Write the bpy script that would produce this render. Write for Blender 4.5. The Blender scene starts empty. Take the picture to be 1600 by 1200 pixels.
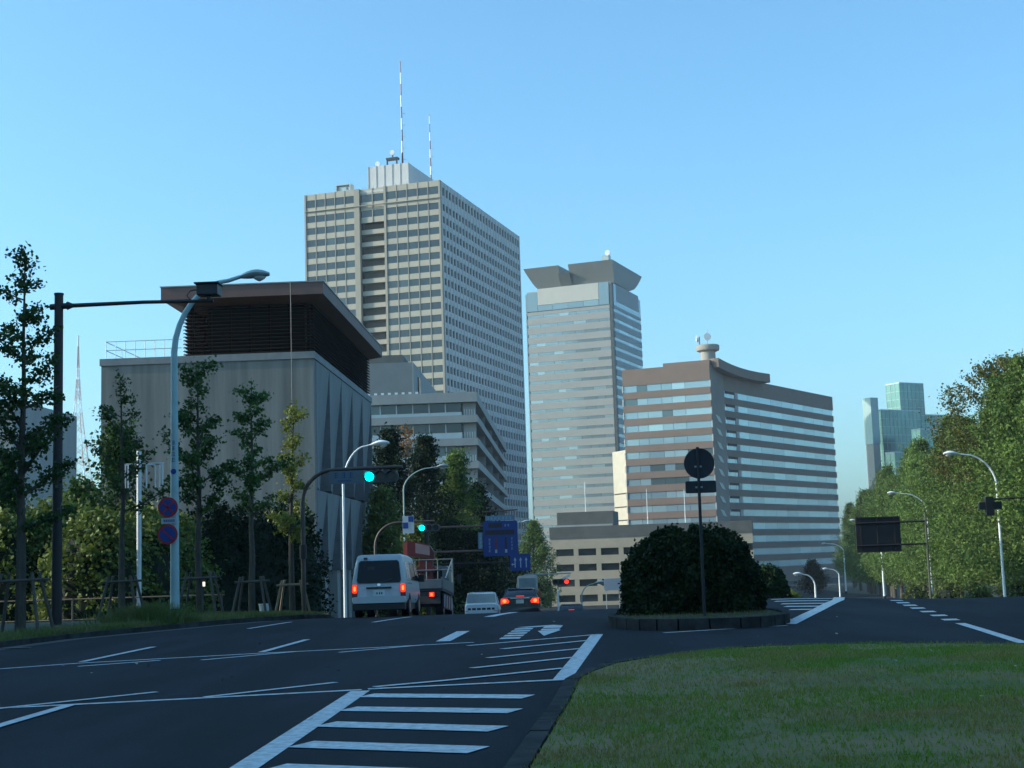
import bpy, bmesh, math, random
import numpy as np
from mathutils import Vector, Matrix

scene = bpy.context.scene
R = math.radians

# ------------------------------------------------------------------ camera
EYE = 1.65
FPX = 2200.0                                  # focal length in pixels of a 1600 px wide frame
PITCH, ROLL, YAW = R(7.04), R(1.85), R(-2.0)
cf = Vector((math.sin(YAW) * math.cos(PITCH), math.cos(YAW) * math.cos(PITCH), math.sin(PITCH)))
r0 = Vector((math.cos(YAW), -math.sin(YAW), 0))
u0 = r0.cross(cf)
cr = r0 * math.cos(ROLL) - u0 * math.sin(ROLL)
cu = r0 * math.sin(ROLL) + u0 * math.cos(ROLL)
cam_data = bpy.data.cameras.new('camera')
cam_data.sensor_width = 36
cam_data.lens = FPX / 1600 * 36
cam_data.clip_start = 0.1
cam_data.clip_end = 8000
cam = bpy.data.objects.new('camera', cam_data)
scene.collection.objects.link(cam)
m = Matrix((cr, cu, -cf)).transposed().to_4x4()
m.translation = Vector((0, 0, EYE))
cam.matrix_world = m
scene.camera = cam

# ------------------------------------------------------------------ sky, sun, exposure
SUN_EL, SUN_AZ = R(22), R(3.5)                 # low sun from the left, a little behind the camera
sun_dir = Vector((-math.cos(SUN_AZ) * math.cos(SUN_EL), -math.sin(SUN_AZ) * math.cos(SUN_EL), math.sin(SUN_EL)))
world = bpy.data.worlds.new('World')
scene.world = world
world.use_nodes = True
wn = world.node_tree
wn.nodes.clear()
sky = wn.nodes.new('ShaderNodeTexSky')
sky.sky_type = 'NISHITA'
sky.sun_disc = False
sky.sun_elevation = SUN_EL
sky.sun_rotation = math.atan2(sun_dir.x, sun_dir.y)
sky.altitude = 0
sky.air_density = 1.0
sky.dust_density = 2.35
sky.ozone_density = 5.0
bg = wn.nodes.new('ShaderNodeBackground')
bg.inputs['Strength'].default_value = 0.15
wo = wn.nodes.new('ShaderNodeOutputWorld')
tint = wn.nodes.new('ShaderNodeVectorMath')       # cool white balance of the whole sky
tint.operation = 'MULTIPLY'
tint.inputs[1].default_value = (0.69, 1.03, 1.0)
wn.links.new(sky.outputs[0], tint.inputs[0])
wn.links.new(tint.outputs[0], bg.inputs[0])
wn.links.new(bg.outputs[0], wo.inputs[0])
sl = bpy.data.lights.new('sun', 'SUN')
sl.energy = 2.6
sl.angle = R(0.5)
sl.color = (1.0, 0.92, 0.80)
so = bpy.data.objects.new('sun', sl)
so.rotation_euler = sun_dir.to_track_quat('Z', 'Y').to_euler()
so.location = sun_dir * 200
scene.collection.objects.link(so)
scene.view_settings.view_transform = 'Standard'
scene.view_settings.look = 'None'
scene.view_settings.exposure = 1.08
scene.view_settings.gamma = 1.0
scene.view_settings.use_curve_mapping = False
scene.cycles.max_bounces = 6
scene.cycles.transparent_max_bounces = 8

# ------------------------------------------------------------------ helpers
COL = scene.collection.objects
rng = random.Random(7)

def tag(o, label=None, cat=None, group=None, kind=None):
    if label: o['label'] = label
    if cat: o['category'] = cat
    if group: o['group'] = group
    if kind: o['kind'] = kind
    return o

def empty(name, loc=(0, 0, 0), rz=0.0, label=None, cat=None, group=None):
    o = bpy.data.objects.new(name, None)
    o.empty_display_size = 0.3
    o.location = loc
    o.rotation_euler = (0, 0, rz)
    COL.link(o)
    return tag(o, label, cat, group)

def copy_tree(o, parent=None):
    c = o.copy()
    COL.link(c)
    c.parent = parent
    for ch in list(o.children):
        copy_tree(ch, c)
    return c

MATS = {}
def mat(name, col, rough=0.7, metal=0.0, var=0.15, scale=2.0, stretch=(1, 1, 1), bump=0.0, bscale=30.0,
        spec=0.5, emit=None, col2=None, objvar=0.0):
    if name in MATS:
        return MATS[name]
    M = bpy.data.materials.new(name)
    M.use_nodes = True
    nt = M.node_tree
    b = nt.nodes['Principled BSDF']
    b.inputs['Roughness'].default_value = rough
    b.inputs['Metallic'].default_value = metal
    b.inputs['Specular IOR Level'].default_value = spec
    if emit:
        b.inputs['Emission Color'].default_value = (*col, 1)
        b.inputs['Emission Strength'].default_value = emit
        b.inputs['Base Color'].default_value = (*[c * .3 for c in col], 1)
        MATS[name] = M
        return M
    geo = nt.nodes.new('ShaderNodeNewGeometry')
    mp = nt.nodes.new('ShaderNodeMapping')
    mp.inputs['Scale'].default_value = stretch
    nt.links.new(geo.outputs['Position'], mp.inputs[0])
    nz = nt.nodes.new('ShaderNodeTexNoise')
    nz.inputs['Scale'].default_value = scale
    nz.inputs['Detail'].default_value = 5
    nz.inputs['Roughness'].default_value = 0.6
    nt.links.new(mp.outputs[0], nz.inputs[0])
    cr_ = nt.nodes.new('ShaderNodeValToRGB')
    cr_.color_ramp.elements[0].position = 0.3
    cr_.color_ramp.elements[1].position = 0.7
    lo = [c * (1 - var) for c in col]
    hi = [min(1, c * (1 + var)) for c in (col2 or col)]
    cr_.color_ramp.elements[0].color = (*lo, 1)
    cr_.color_ramp.elements[1].color = (*hi, 1)
    nt.links.new(nz.outputs[0], cr_.inputs[0])
    out = cr_.outputs[0]
    if objvar:
        oi = nt.nodes.new('ShaderNodeObjectInfo')
        mr = nt.nodes.new('ShaderNodeMapRange')
        mr.inputs['To Min'].default_value = 1 - objvar
        mr.inputs['To Max'].default_value = 1 + objvar
        nt.links.new(oi.outputs['Random'], mr.inputs[0])
        vm = nt.nodes.new('ShaderNodeVectorMath')
        vm.operation = 'SCALE'
        nt.links.new(out, vm.inputs[0])
        nt.links.new(mr.outputs[0], vm.inputs['Scale'])
        out = vm.outputs[0]
    nt.links.new(out, b.inputs['Base Color'])
    if bump:
        n2 = nt.nodes.new('ShaderNodeTexNoise')
        n2.inputs['Scale'].default_value = bscale
        n2.inputs['Detail'].default_value = 4
        nt.links.new(geo.outputs['Position'], n2.inputs[0])
        bp = nt.nodes.new('ShaderNodeBump')
        bp.inputs['Strength'].default_value = bump
        bp.inputs['Distance'].default_value = 0.03
        nt.links.new(n2.outputs[0], bp.inputs['Height'])
        nt.links.new(bp.outputs[0], b.inputs['Normal'])
    MATS[name] = M
    return M

def glass_mat(name, cols, rough=0.12, metal=0.35, positions=None):
    """window glass: every pane takes its own tone (blinds, room behind) from its object random number"""
    M = bpy.data.materials.new(name)
    M.use_nodes = True
    nt = M.node_tree
    b = nt.nodes['Principled BSDF']
    b.inputs['Roughness'].default_value = rough
    b.inputs['Metallic'].default_value = metal
    b.inputs['Specular IOR Level'].default_value = 0.8
    oi = nt.nodes.new('ShaderNodeObjectInfo')
    rp = nt.nodes.new('ShaderNodeValToRGB')
    rp.color_ramp.interpolation = 'CONSTANT'
    while len(rp.color_ramp.elements) < len(cols):
        rp.color_ramp.elements.new(0.5)
    for i, c in enumerate(cols):
        rp.color_ramp.elements[i].position = positions[i] if positions else i / len(cols)
        rp.color_ramp.elements[i].color = (*c, 1)
    nt.links.new(oi.outputs['Random'], rp.inputs[0])
    nt.links.new(rp.outputs[0], b.inputs['Base Color'])
    MATS[name] = M
    return M

def leaf_mat(name, col, col2, trans=0.35, spec=0.3, nscale=0.9, p0=.32, p1=.68, amp=.25):
    M = bpy.data.materials.new(name)
    M.use_nodes = True
    nt = M.node_tree
    nt.nodes.clear()
    out = nt.nodes.new('ShaderNodeOutputMaterial')
    geo = nt.nodes.new('ShaderNodeNewGeometry')
    nz = nt.nodes.new('ShaderNodeTexNoise')
    nz.inputs['Scale'].default_value = nscale
    nz.inputs['Detail'].default_value = 6
    nz.inputs['Roughness'].default_value = 0.75
    nt.links.new(geo.outputs['Position'], nz.inputs[0])
    rp = nt.nodes.new('ShaderNodeValToRGB')
    rp.color_ramp.elements[0].position = p0
    rp.color_ramp.elements[1].position = p1
    rp.color_ramp.elements[0].color = (*col, 1)
    rp.color_ramp.elements[1].color = (*col2, 1)
    nt.links.new(nz.outputs[0], rp.inputs[0])
    hs = nt.nodes.new('ShaderNodeHueSaturation')
    oi = nt.nodes.new('ShaderNodeObjectInfo')
    mr = nt.nodes.new('ShaderNodeMapRange')
    mr.inputs['To Min'].default_value = 1 - amp
    mr.inputs['To Max'].default_value = 1 + amp
    nt.links.new(oi.outputs['Random'], mr.inputs[0])
    nt.links.new(mr.outputs[0], hs.inputs['Value'])
    nt.links.new(rp.outputs[0], hs.inputs['Color'])
    d = nt.nodes.new('ShaderNodeBsdfPrincipled')
    d.inputs['Roughness'].default_value = 0.5
    d.inputs['Specular IOR Level'].default_value = spec
    t = nt.nodes.new('ShaderNodeBsdfTranslucent')
    nt.links.new(hs.outputs[0], d.inputs['Base Color'])
    nt.links.new(hs.outputs[0], t.inputs[0])
    mx = nt.nodes.new('ShaderNodeMixShader')
    mx.inputs[0].default_value = trans
    nt.links.new(d.outputs[0], mx.inputs[1])
    nt.links.new(t.outputs[0], mx.inputs[2])
    nt.links.new(mx.outputs[0], out.inputs[0])
    MATS[name] = M
    return M

class MB:
    def __init__(s):
        s.v, s.f = [], []
    def add(s, vs, fs):
        k = len(s.v)
        s.v += [tuple(p) for p in vs]
        s.f += [tuple(i + k for i in f) for f in fs]
        return s
    def box(s, x0, x1, y0, y1, z0, z1):
        return s.add([(x0, y0, z0), (x1, y0, z0), (x1, y1, z0), (x0, y1, z0), (x0, y0, z1), (x1, y0, z1), (x1, y1, z1), (x0, y1, z1)],
                     [(0, 3, 2, 1), (4, 5, 6, 7), (0, 1, 5, 4), (1, 2, 6, 5), (2, 3, 7, 6), (3, 0, 4, 7)])
    def prism(s, poly, axis, a0, a1):
        """poly of 2-D points extruded along an axis ('x': poly is (y,z), 'y': (x,z), 'z': (x,y))"""
        n = len(poly)
        def pt(p, a):
            return {'x': (a, p[0], p[1]), 'y': (p[0], a, p[1]), 'z': (p[0], p[1], a)}[axis]
        vs = [pt(p, a0) for p in poly] + [pt(p, a1) for p in poly]
        fs = [tuple(range(n)), tuple(range(2 * n - 1, n - 1, -1))]
        fs += [(i, i + n, (i + 1) % n + n, (i + 1) % n) for i in range(n)]
        return s.add(vs, fs)
    def tube(s, path, radii, n=10, cap=True):
        path = [Vector(p) for p in path]
        if not hasattr(radii, '__len__'):
            radii = [radii] * len(path)
        k = len(s.v)
        up = None
        for i, p in enumerate(path):
            d = (path[min(i + 1, len(path) - 1)] - path[max(i - 1, 0)]).normalized()
            if up is None:
                up = Vector((0, 0, 1)) if abs(d.z) < 0.9 else Vector((1, 0, 0))
            a = d.cross(up)
            a = a.normalized() if a.length > 1e-4 else d.orthogonal().normalized()
            b = a.cross(d).normalized()
            up = b
            for j in range(n):
                t = 2 * math.pi * j / n
                s.v.append(tuple(p + (a * math.cos(t) + b * math.sin(t)) * radii[i]))
        for i in range(len(path) - 1):
            for j in range(n):
                q = k + i * n + j
                q2 = k + i * n + (j + 1) % n
                s.f.append((q, q2, q2 + n, q + n))
        if cap:
            s.f.append(tuple(k + j for j in range(n - 1, -1, -1)))
            s.f.append(tuple(k + (len(path) - 1) * n + j for j in range(n)))
        return s
    def loft(s, rings, cap=True):
        n = len(rings[0])
        k = len(s.v)
        for r in rings:
            s.v += [tuple(p) for p in r]
        for i in range(len(rings) - 1):
            for j in range(n):
                a, b = k + i * n + j, k + i * n + (j + 1) % n
                s.f.append((a, b, b + n, a + n))
        if cap:
            s.f.append(tuple(k + j for j in range(n - 1, -1, -1)))
            s.f.append(tuple(k + (len(rings) - 1) * n + j for j in range(n)))
        return s
    def disc(s, c, r, axis='y', t=0.03, n=24):
        poly = [(c[0 if axis != 'x' else 1] + r * math.cos(2 * math.pi * i / n), c[2 if axis != 'z' else 1] + r * math.sin(2 * math.pi * i / n)) for i in range(n)]
        a = {'x': c[0], 'y': c[1], 'z': c[2]}[axis]
        return s.prism(poly, axis, a - t / 2, a + t / 2)
    def build(s, name, mt, parent=None, loc=None, smooth=False, bevel=0.0):
        me = bpy.data.meshes.new(name)
        me.from_pydata(s.v, [], s.f)
        bm = bmesh.new()
        bm.from_mesh(me)
        bmesh.ops.recalc_face_normals(bm, faces=bm.faces)
        bm.to_mesh(me)
        bm.free()
        me.materials.append(mt)
        if smooth:
            me.polygons.foreach_set('use_smooth', [True] * len(me.polygons))
            try:
                me.set_sharp_from_angle(angle=R(40))
            except Exception:
                pass
        o = bpy.data.objects.new(name, me)
        COL.link(o)
        if parent: o.parent = parent
        if loc is not None: o.location = loc
        if bevel:
            bv = o.modifiers.new('bevel', 'BEVEL')
            bv.width = bevel
            bv.segments = 2
            bv.limit_method = 'ANGLE'
        return o

UNIT = {}
def piece(name, mt, parent, x0, x1, y0, y1, z0, z1):
    """a box-shaped piece; alike pieces share one unit mesh per material"""
    if mt.name not in UNIT:
        b = MB().box(-.5, .5, -.5, .5, -.5, .5)
        me = bpy.data.meshes.new('block_' + mt.name)
        me.from_pydata(b.v, [], b.f)
        me.materials.append(mt)
        UNIT[mt.name] = me
    o = bpy.data.objects.new(name, UNIT[mt.name])
    COL.link(o)
    o.parent = parent
    o.location = ((x0 + x1) / 2, (y0 + y1) / 2, (z0 + z1) / 2)
    o.scale = (x1 - x0, y1 - y0, z1 - z0)
    return o

def rrect(w, h, r, n=4, cx=0, cy=0):
    pts = []
    for qx, qy, a0 in ((1, 1, 0), (-1, 1, 90), (-1, -1, 180), (1, -1, 270)):
        for i in range(n + 1):
            a = R(a0 + 90 * i / n)
            pts.append((cx + qx * (w / 2 - r) + r * math.cos(a), cy + qy * (h / 2 - r) + r * math.sin(a)))
    return pts

def quads_object(name, Q, mt, parent=None, tris=False):
    """Q: (n,4,3) numpy array of leaf-sized quads"""
    n, k = Q.shape[0], Q.shape[1]
    me = bpy.data.meshes.new(name)
    me.vertices.add(n * k)
    me.vertices.foreach_set('co', Q.reshape(-1).astype(np.float32))
    me.loops.add(n * k)
    me.loops.foreach_set('vertex_index', np.arange(n * k, dtype=np.int32))
    me.polygons.add(n)
    me.polygons.foreach_set('loop_start', np.arange(0, n * k, k, dtype=np.int32))
    me.polygons.foreach_set('loop_total', np.full(n, k, dtype=np.int32))
    me.update(calc_edges=True)
    me.materials.append(mt)
    o = bpy.data.objects.new(name, me)
    COL.link(o)
    if parent: o.parent = parent
    return o

def leaves(P, size, seed, up=0.4, jitter=0.4):
    """rhombic leaves at points P, tilted at random"""
    g = np.random.default_rng(seed)
    n = len(P)
    N = g.normal(size=(n, 3)); N[:, 2] += up
    N /= np.linalg.norm(N, axis=1)[:, None]
    T = g.normal(size=(n, 3))
    A = np.cross(N, T); A /= np.linalg.norm(A, axis=1)[:, None]
    B = np.cross(N, A)
    s = size * (1 + jitter * (g.random(n) * 2 - 1))[:, None]
    return np.stack([P - A * s * .5, P + B * s * .38 + A * s * .1, P + A * s * .5, P - B * s * .38 + A * s * .1], axis=1)

# ground profile: level to the crest, then falling away
def zg(y):
    if y <= 40: return 0.0
    if y <= 52: return -0.065 * (y - 40) ** 2 / 24
    if y <= 110: return -0.39 - 0.065 * (y - 52)
    if y <= 310: return -4.16 - 0.02 * (y - 110)
    return -8.16

def hump(x, y):
    return .20 * math.exp(-((x - 6.8) / 3.6) ** 2) * math.exp(-((y - 47.5) / 7.5) ** 2)

def ray(px, py):
    return cf + cr * ((px - 800) / FPX) - cu * ((py - 600) / FPX)

def gp(px, py, dz=0.0):
    """the spot on the ground that a spot of the survey photograph stands for"""
    d = ray(px, py)
    t, z = 0.0, dz
    for _ in range(60):
        t = (z - EYE) / d.z
        y2 = min(d.y * t, 70)
        z = 0.5 * z + 0.5 * (zg(y2) + hump(d.x * t, y2) + dz)
    return Vector((d.x * t, d.y * t, z))

def at(px, py, Y):
    d = ray(px, py)
    t = Y / d.y
    return Vector((0, 0, EYE)) + d * t
ORD = ['first', 'second', 'third', 'fourth', 'fifth', 'sixth', 'seventh', 'eighth', 'ninth', 'tenth', 'eleventh', 'twelfth',
       'thirteenth', 'fourteenth', 'fifteenth', 'sixteenth', 'seventeenth', 'eighteenth', 'nineteenth', 'twentieth',
       'twenty-first', 'twenty-second', 'twenty-third', 'twenty-fourth', 'twenty-fifth', 'twenty-sixth', 'twenty-seventh', 'twenty-eighth', 'twenty-ninth', 'thirtieth', 'thirty-first', 'thirty-second']

# ------------------------------------------------------------------ materials
asphalt = mat('asphalt', (0.015, 0.019, 0.025), 0.9, var=0.42, scale=0.5, stretch=(1, .3, 1), bump=0.35, bscale=60, spec=.2)
paint = mat('road_paint', (0.57, 0.60, 0.61), 0.8, var=0.30, scale=9, spec=.2)
soil = mat('soil', (0.055, 0.05, 0.038), 0.95, var=0.35, scale=1.5, bump=0.5, bscale=12)
concrete = mat('concrete', (0.21, 0.20, 0.185), 0.9, var=0.26, scale=0.7, stretch=(1.8, 1.8, .12), spec=.2, bump=0.15, bscale=15)
concrete_lt = mat('concrete_coping', (0.22, 0.22, 0.22), 0.8, var=0.15, scale=1.2)
kerbm = mat('kerb_concrete', (0.045, 0.045, 0.045), 0.95, var=0.45, scale=2.5, spec=.1, bump=0.3, bscale=30, objvar=.12)
gutterm = mat('gutter_concrete', (0.07, 0.07, 0.07), 0.85, var=0.25, scale=2)
brown_metal = mat('brown_fascia', (0.145, 0.075, 0.062), 0.6, var=0.12, scale=1)
louvre = mat('louvre_brown', (0.034, 0.019, 0.016), 0.8, spec=.1, var=0.2, scale=2)
dark_in = mat('dark_interior', (0.012, 0.013, 0.014), 0.8, var=0.1)
beige = mat('beige_panel', (0.42, 0.365, 0.285), 0.75, var=0.05, scale=.3, objvar=.04)
beige_rib = mat('beige_rib', (0.33, 0.29, 0.23), 0.75, var=0.06, scale=.3)
tower_gray = mat('tower_gray', (0.55, 0.52, 0.49), 0.75, var=0.05, scale=.3)
tower_glass = glass_mat('tower_glass', [(.03, .04, .044), (.04, .052, .056), (.06, .085, .09), (.034, .046, .05)], .2, .1, [0, .45, .8, .9])
side_glass = mat('side_glass', (.010, .013, .018), .4, .0, spec=.1, var=.2, scale=.2)
slim_wall = mat('slim_wall', (0.29, 0.285, 0.27), 0.7, var=0.04, scale=.2)
slim_glass = glass_mat('slim_glass', [(.21, .28, .30), (.25, .33, .355), (.23, .305, .33), (.34, .45, .48)], .15, .3, [0, .3, .55, .86])
slim_crown = mat('slim_crown', (0.19, 0.19, 0.18), 0.6, var=0.08, scale=.2)
brick = mat('brown_tile', (0.185, 0.125, 0.098), 0.8, var=0.06, scale=.3, objvar=.03)
wing_glass = glass_mat('wing_glass', [(.30, .40, .44), (.36, .48, .52), (.33, .44, .48), (.40, .53, .57)], .12, .35)
brown_glass = glass_mat('brown_glass', [(.30, .40, .44), (.36, .48, .52), (.26, .36, .41), (.10, .14, .15), (.40, .53, .57)], .12, .35, [0, .3, .55, .80, .88])
cream = mat('cream_wall', (0.50, 0.45, 0.36), 0.8, var=0.06, scale=.5)
tan = mat('tan_wall', (0.40, 0.32, 0.23), 0.8, var=0.08, scale=.5, objvar=.04)
dark_gray = mat('dark_gray_wall', (0.10, 0.095, 0.085), 0.8, var=0.15, scale=.5)
pale_gray = mat('pale_gray_concrete', (0.30, 0.29, 0.275), 0.8, var=0.10, scale=.4, stretch=(1, 1, .3))
white_panel = mat('white_panel', (0.55, 0.56, 0.56), 0.6, var=0.06, scale=.5)
glass_dark = glass_mat('window_dark', [(.03, .035, .04), (.05, .06, .065), (.09, .12, .13)], .12, .2, [0, .5, .85])
green_glass = mat('green_glass', (.11, .22, .21), .15, .35, var=.22, scale=.09)
green_frame = mat('green_frame', (.24, .33, .33), .4, .2, var=.1)
metal_gray = mat('galvanised_metal', (.36, .42, .42), .45, .3, var=.12, scale=3)
metal_pale = mat('pale_painted_pole', (.33, .46, .47), .5, .0, var=.1, scale=2)
metal_white = mat('white_metal', (.75, .76, .76), .4, 0, var=.06)
metal_dark = mat('dark_brown_metal', (.022, .015, .015), .6, .0, var=.2)
red_paint = mat('red_paint', (.11, .010, .010), .45, 0, var=.12)
white_paint = mat('white_paint', (.70, .71, .70), .4, 0, var=.06)
sign_blue = mat('sign_blue', (.010, .042, .22), .45, 0, var=.06)
sign_red = mat('sign_red', (.42, .02, .03), .45, 0, var=.06)
sign_white = mat('sign_white', (.42, .46, .50), .5, 0, var=.05)
black_plastic = mat('black_plastic', (.014, .015, .017), .5, 0, var=.2)
bark = mat('bark', (.075, .062, .048), .95, var=.35, scale=6, stretch=(1, 1, .3), bump=.6, bscale=14)
stake = mat('stake_wood', (.26, .19, .12), .9, var=.25, scale=6, stretch=(3, 3, .4))
leaf_row = leaf_mat('leaf_row', (.036, .082, .016), (.175, .235, .055), .28, .12)
leaf_young = leaf_mat('leaf_young', (.026, .066, .018), (.07, .125, .03), .32, .15)
leaf_yellow = leaf_mat('leaf_yellow', (.11, .15, .025), (.26, .27, .05), .35)
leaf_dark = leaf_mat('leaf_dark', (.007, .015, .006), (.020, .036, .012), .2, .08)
leaf_shrub = leaf_mat('leaf_shrub', (.05, .085, .018), (.20, .24, .05), .3)
leaf_autumn = leaf_mat('leaf_autumn', (.045, .075, .015), (.125, .10, .028), .3, .15)
leaf_orange = leaf_mat('leaf_orange', (.12, .06, .015), (.22, .10, .025), .3, .15)
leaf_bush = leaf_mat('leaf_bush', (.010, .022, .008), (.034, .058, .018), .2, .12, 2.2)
# fine aggregate grain and polished wheel paths in the asphalt
nt = asphalt.node_tree
bs = nt.nodes['Principled BSDF']
src = bs.inputs['Base Color'].links[0].from_socket
geo_ = nt.nodes.new('ShaderNodeNewGeometry')
def grain(scale, lo, hi, stretch=(1, 1, 1)):
    mp_ = nt.nodes.new('ShaderNodeMapping')
    mp_.inputs['Scale'].default_value = stretch
    nt.links.new(geo_.outputs['Position'], mp_.inputs[0])
    n_ = nt.nodes.new('ShaderNodeTexNoise')
    n_.inputs['Scale'].default_value = scale
    n_.inputs['Detail'].default_value = 3
    nt.links.new(mp_.outputs[0], n_.inputs[0])
    m_ = nt.nodes.new('ShaderNodeMapRange')
    m_.inputs['From Min'].default_value = .3
    m_.inputs['From Max'].default_value = .7
    m_.inputs['To Min'].default_value = lo
    m_.inputs['To Max'].default_value = hi
    nt.links.new(n_.outputs[0], m_.inputs[0])
    return m_.outputs[0]
for g_node in (grain(45, .72, 1.3), grain(.55, .8, 1.25, (1.6, .12, 1))):
    v_ = nt.nodes.new('ShaderNodeVectorMath')
    v_.operation = 'SCALE'
    nt.links.new(src, v_.inputs[0])
    nt.links.new(g_node, v_.inputs['Scale'])
    src = v_.outputs[0]
nt.links.new(src, bs.inputs['Base Color'])
# ------------------------------------------------------------------ ground, road, kerbs
YS = [-400, -60, -20, 0, 10, 20, 30, 36, 40] + [40 + i for i in range(1, 13)] + [56, 60, 70, 85, 100, 110, 150, 200, 260, 310, 400, 700, 1500, 6000]
def sheet(name, mt, x0, x1, dz, y0=-400, y1=6000, parent=None):
    ys = [y0] + [y for y in YS if y0 < y < y1] + [y1]
    vs, fs = [], []
    for i, y in enumerate(ys):
        xa = x0 if not callable(x0) else x0(y)
        xb = x1 if not callable(x1) else x1(y)
        vs += [(xa, y, zg(y) + dz), (xb, y, zg(y) + dz)]
        if i:
            fs.append((2 * i - 2, 2 * i - 1, 2 * i + 1, 2 * i))
    return MB().add(vs, fs).build(name, mt, parent)

ground = tag(sheet('ground', soil, -4000, 4000, -0.05), kind='structure')
vs, fs = [], []
ys = [-60, -20, 0, 10, 20, 25, 28] + [30 + i for i in range(0, 36)] + [70, 85, 100, 110, 150, 200, 310, 420]
for i, y in enumerate(ys):
    xr_ = 13 if y < 20 else min(60, 13 + (y - 20) * .22)
    xs_ = [-16, -10, -5, -2] + [k * .75 for k in range(0, 18)] + [13.5]
    xs_[-1] = max(13.5, xr_)
    for x in xs_:
        vs.append((x, y, zg(y) + hump(x, y)))
    n_ = len(xs_)
    if i:
        for j in range(n_ - 1):
            k = (i - 1) * n_ + j
            fs.append((k, k + 1, k + 1 + n_, k + n_))
road = tag(MB().add(vs, fs).build('road', asphalt, smooth=True), kind='structure')

def strip(pts, w, name='lane_line', dz=0.004, taper=None):
    """painted line along ground points; the paint follows the road surface"""
    P = []
    for a, b in zip(pts[:-1], pts[1:]):
        n = max(1, int((b - a).length / .5))
        P += [a.lerp(b, i / n) for i in range(n)]
    P.append(pts[-1])
    vs, fs = [], []
    for i, p in enumerate(P):
        d = (P[min(i + 1, len(P) - 1)] - P[max(i - 1, 0)])
        d.z = 0
        d.normalize()
        nrm = Vector((-d.y, d.x, 0)) * (w / 2)
        for q in (p + nrm, p - nrm):
            vs.append((q.x, q.y, zg(q.y) + hump(q.x, q.y) + dz + .002))
        if i:
            fs.append((2 * i - 2, 2 * i - 1, 2 * i + 1, 2 * i))
    return MB().add(vs, fs).build(name, paint, road)

def line(px, w=0.15, name='lane_line', dz=0.004):
    return strip([gp(*p) for p in px], w, name, dz)

# long guide lines and lane dashes of the left carriageway
line([(-60, 1049), (0, 1045.5), (125, 1036.5), (400, 1021.5), (600, 1011.5), (740, 1004)], .14)
line([(122, 1042), (250, 1032.5)], .13, dz=.008)
line([(315, 1032), (465, 1018.5)], .13, dz=.008)
line([(530, 1020), (665, 1008)], .13, dz=.008)
line([(-60, 1110), (0, 1107), (250, 1094.5), (565, 1078.2)], .15)
line([(-40, 1112), (0, 1107.8), (245, 1082)], .13, dz=.008)
line([(320, 1090), (525, 1067)], .13, dz=.008)
line([(-60, 1154), (0, 1135), (112, 1102)], .16, 'lane_dash', .012)
for a, b, w in (((128, 1035), (240, 1011.5), .15), ((408, 1020), (480, 1000), .15), ((388, 983), (455, 972.5), .13), ((583, 973), (642, 964.5), .14),
                ((692, 1003), (724, 987), .3)):
    line([a, b], w, 'lane_dash', .012)
line([(764, 964), (800, 957.5), (842, 951)], .3, 'lane_dash')
# near hatched zone
line([(563, 1080), (345, 1225)], .25, 'zebra_edge')
for i, (a, b) in enumerate((((572, 1087.5), (826, 1089.5)), ((543, 1108.5), (805, 1112)), ((508, 1132.5), (779, 1140)), ((470, 1164), (748, 1173)), ((425, 1201), (715, 1212)))):
    line([a, b], .44, 'zebra_bar', .008)
# middle hatched zone
line([(933, 991.5), (878, 1062)], .25, 'zebra_edge')
line([(731, 1009.5), (938, 991.5)], .14, 'zebra_outline', .008)
line([(575, 1077.5), (700, 1071.5), (897, 1062)], .16, 'zebra_outline', .008)
line([(784, 1015), (919, 1001.5)], .15, 'zebra_bar', .012)
line([(762, 1029), (910, 1014)], .15, 'zebra_bar', .012)
line([(737, 1045), (897, 1028)], .15, 'zebra_bar', .012)
line([(585, 1074.5), (700, 1064), (881, 1045)], .15, 'zebra_bar', .012)
# turning arrow
a0, a1 = gp(795, 999), gp(821, 981)
n = 5
for i in range(n):
    strip([a0.lerp(a1, (i + .1) / n), a0.lerp(a1, (i + .72) / n)], .42, 'arrow_stem')
strip([gp(815, 981), gp(872, 977.2)], .42, 'arrow_bend', .008)
strip([gp(866, 978.5), gp(862, 982)], .42, 'arrow_stem', .012)
strip([gp(861, 983), gp(859, 985.5)], .42, 'arrow_stem', .012)
hp = [gp(840, 986.8), gp(877, 985), gp(850, 994.5)]
MB().add([(p.x, p.y, zg(p.y) + .016) for p in hp], [(0, 2, 1)]).build('arrow_head', paint, road)
# right carriageway
line([(1037, 989), (1130, 983.5), (1230, 977.5)], .14)
line([(1219, 961), (1232, 975)], .3, 'zebra_edge', .008)
line([(1232, 976), (1262, 961), (1290, 947), (1310, 938), (1324, 933.6), (1348, 931)], .34, 'zebra_edge', .012)
for a, b in (((1234, 953), (1268, 952.5)), ((1227, 948), (1280, 947.6)), ((1221, 944), (1288, 943)), ((1211, 940), (1295, 939)), ((1205, 937), (1303, 935.6)), ((1197, 934), (1311, 932.6))):
    line([a, b], .4, 'zebra_bar', .008)
for x, y in ((1392, 934.8), (1401, 938.4), (1411, 942), (1422, 946), (1434, 950.4), (1450, 955.8), (1467, 961.8), (1485, 968.4)):
    c = gp(x, y)
    d = (gp(1485, 968.4) - gp(1411, 942)).normalized()
    strip([c - d * .32, c + d * .32], .34, 'lane_dash')
line([(1500, 974), (1530, 983), (1600, 1005), (1700, 1040)], .2)
line([(1592, 932.2), (1640, 936)], .3, 'lane_dash')

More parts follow.
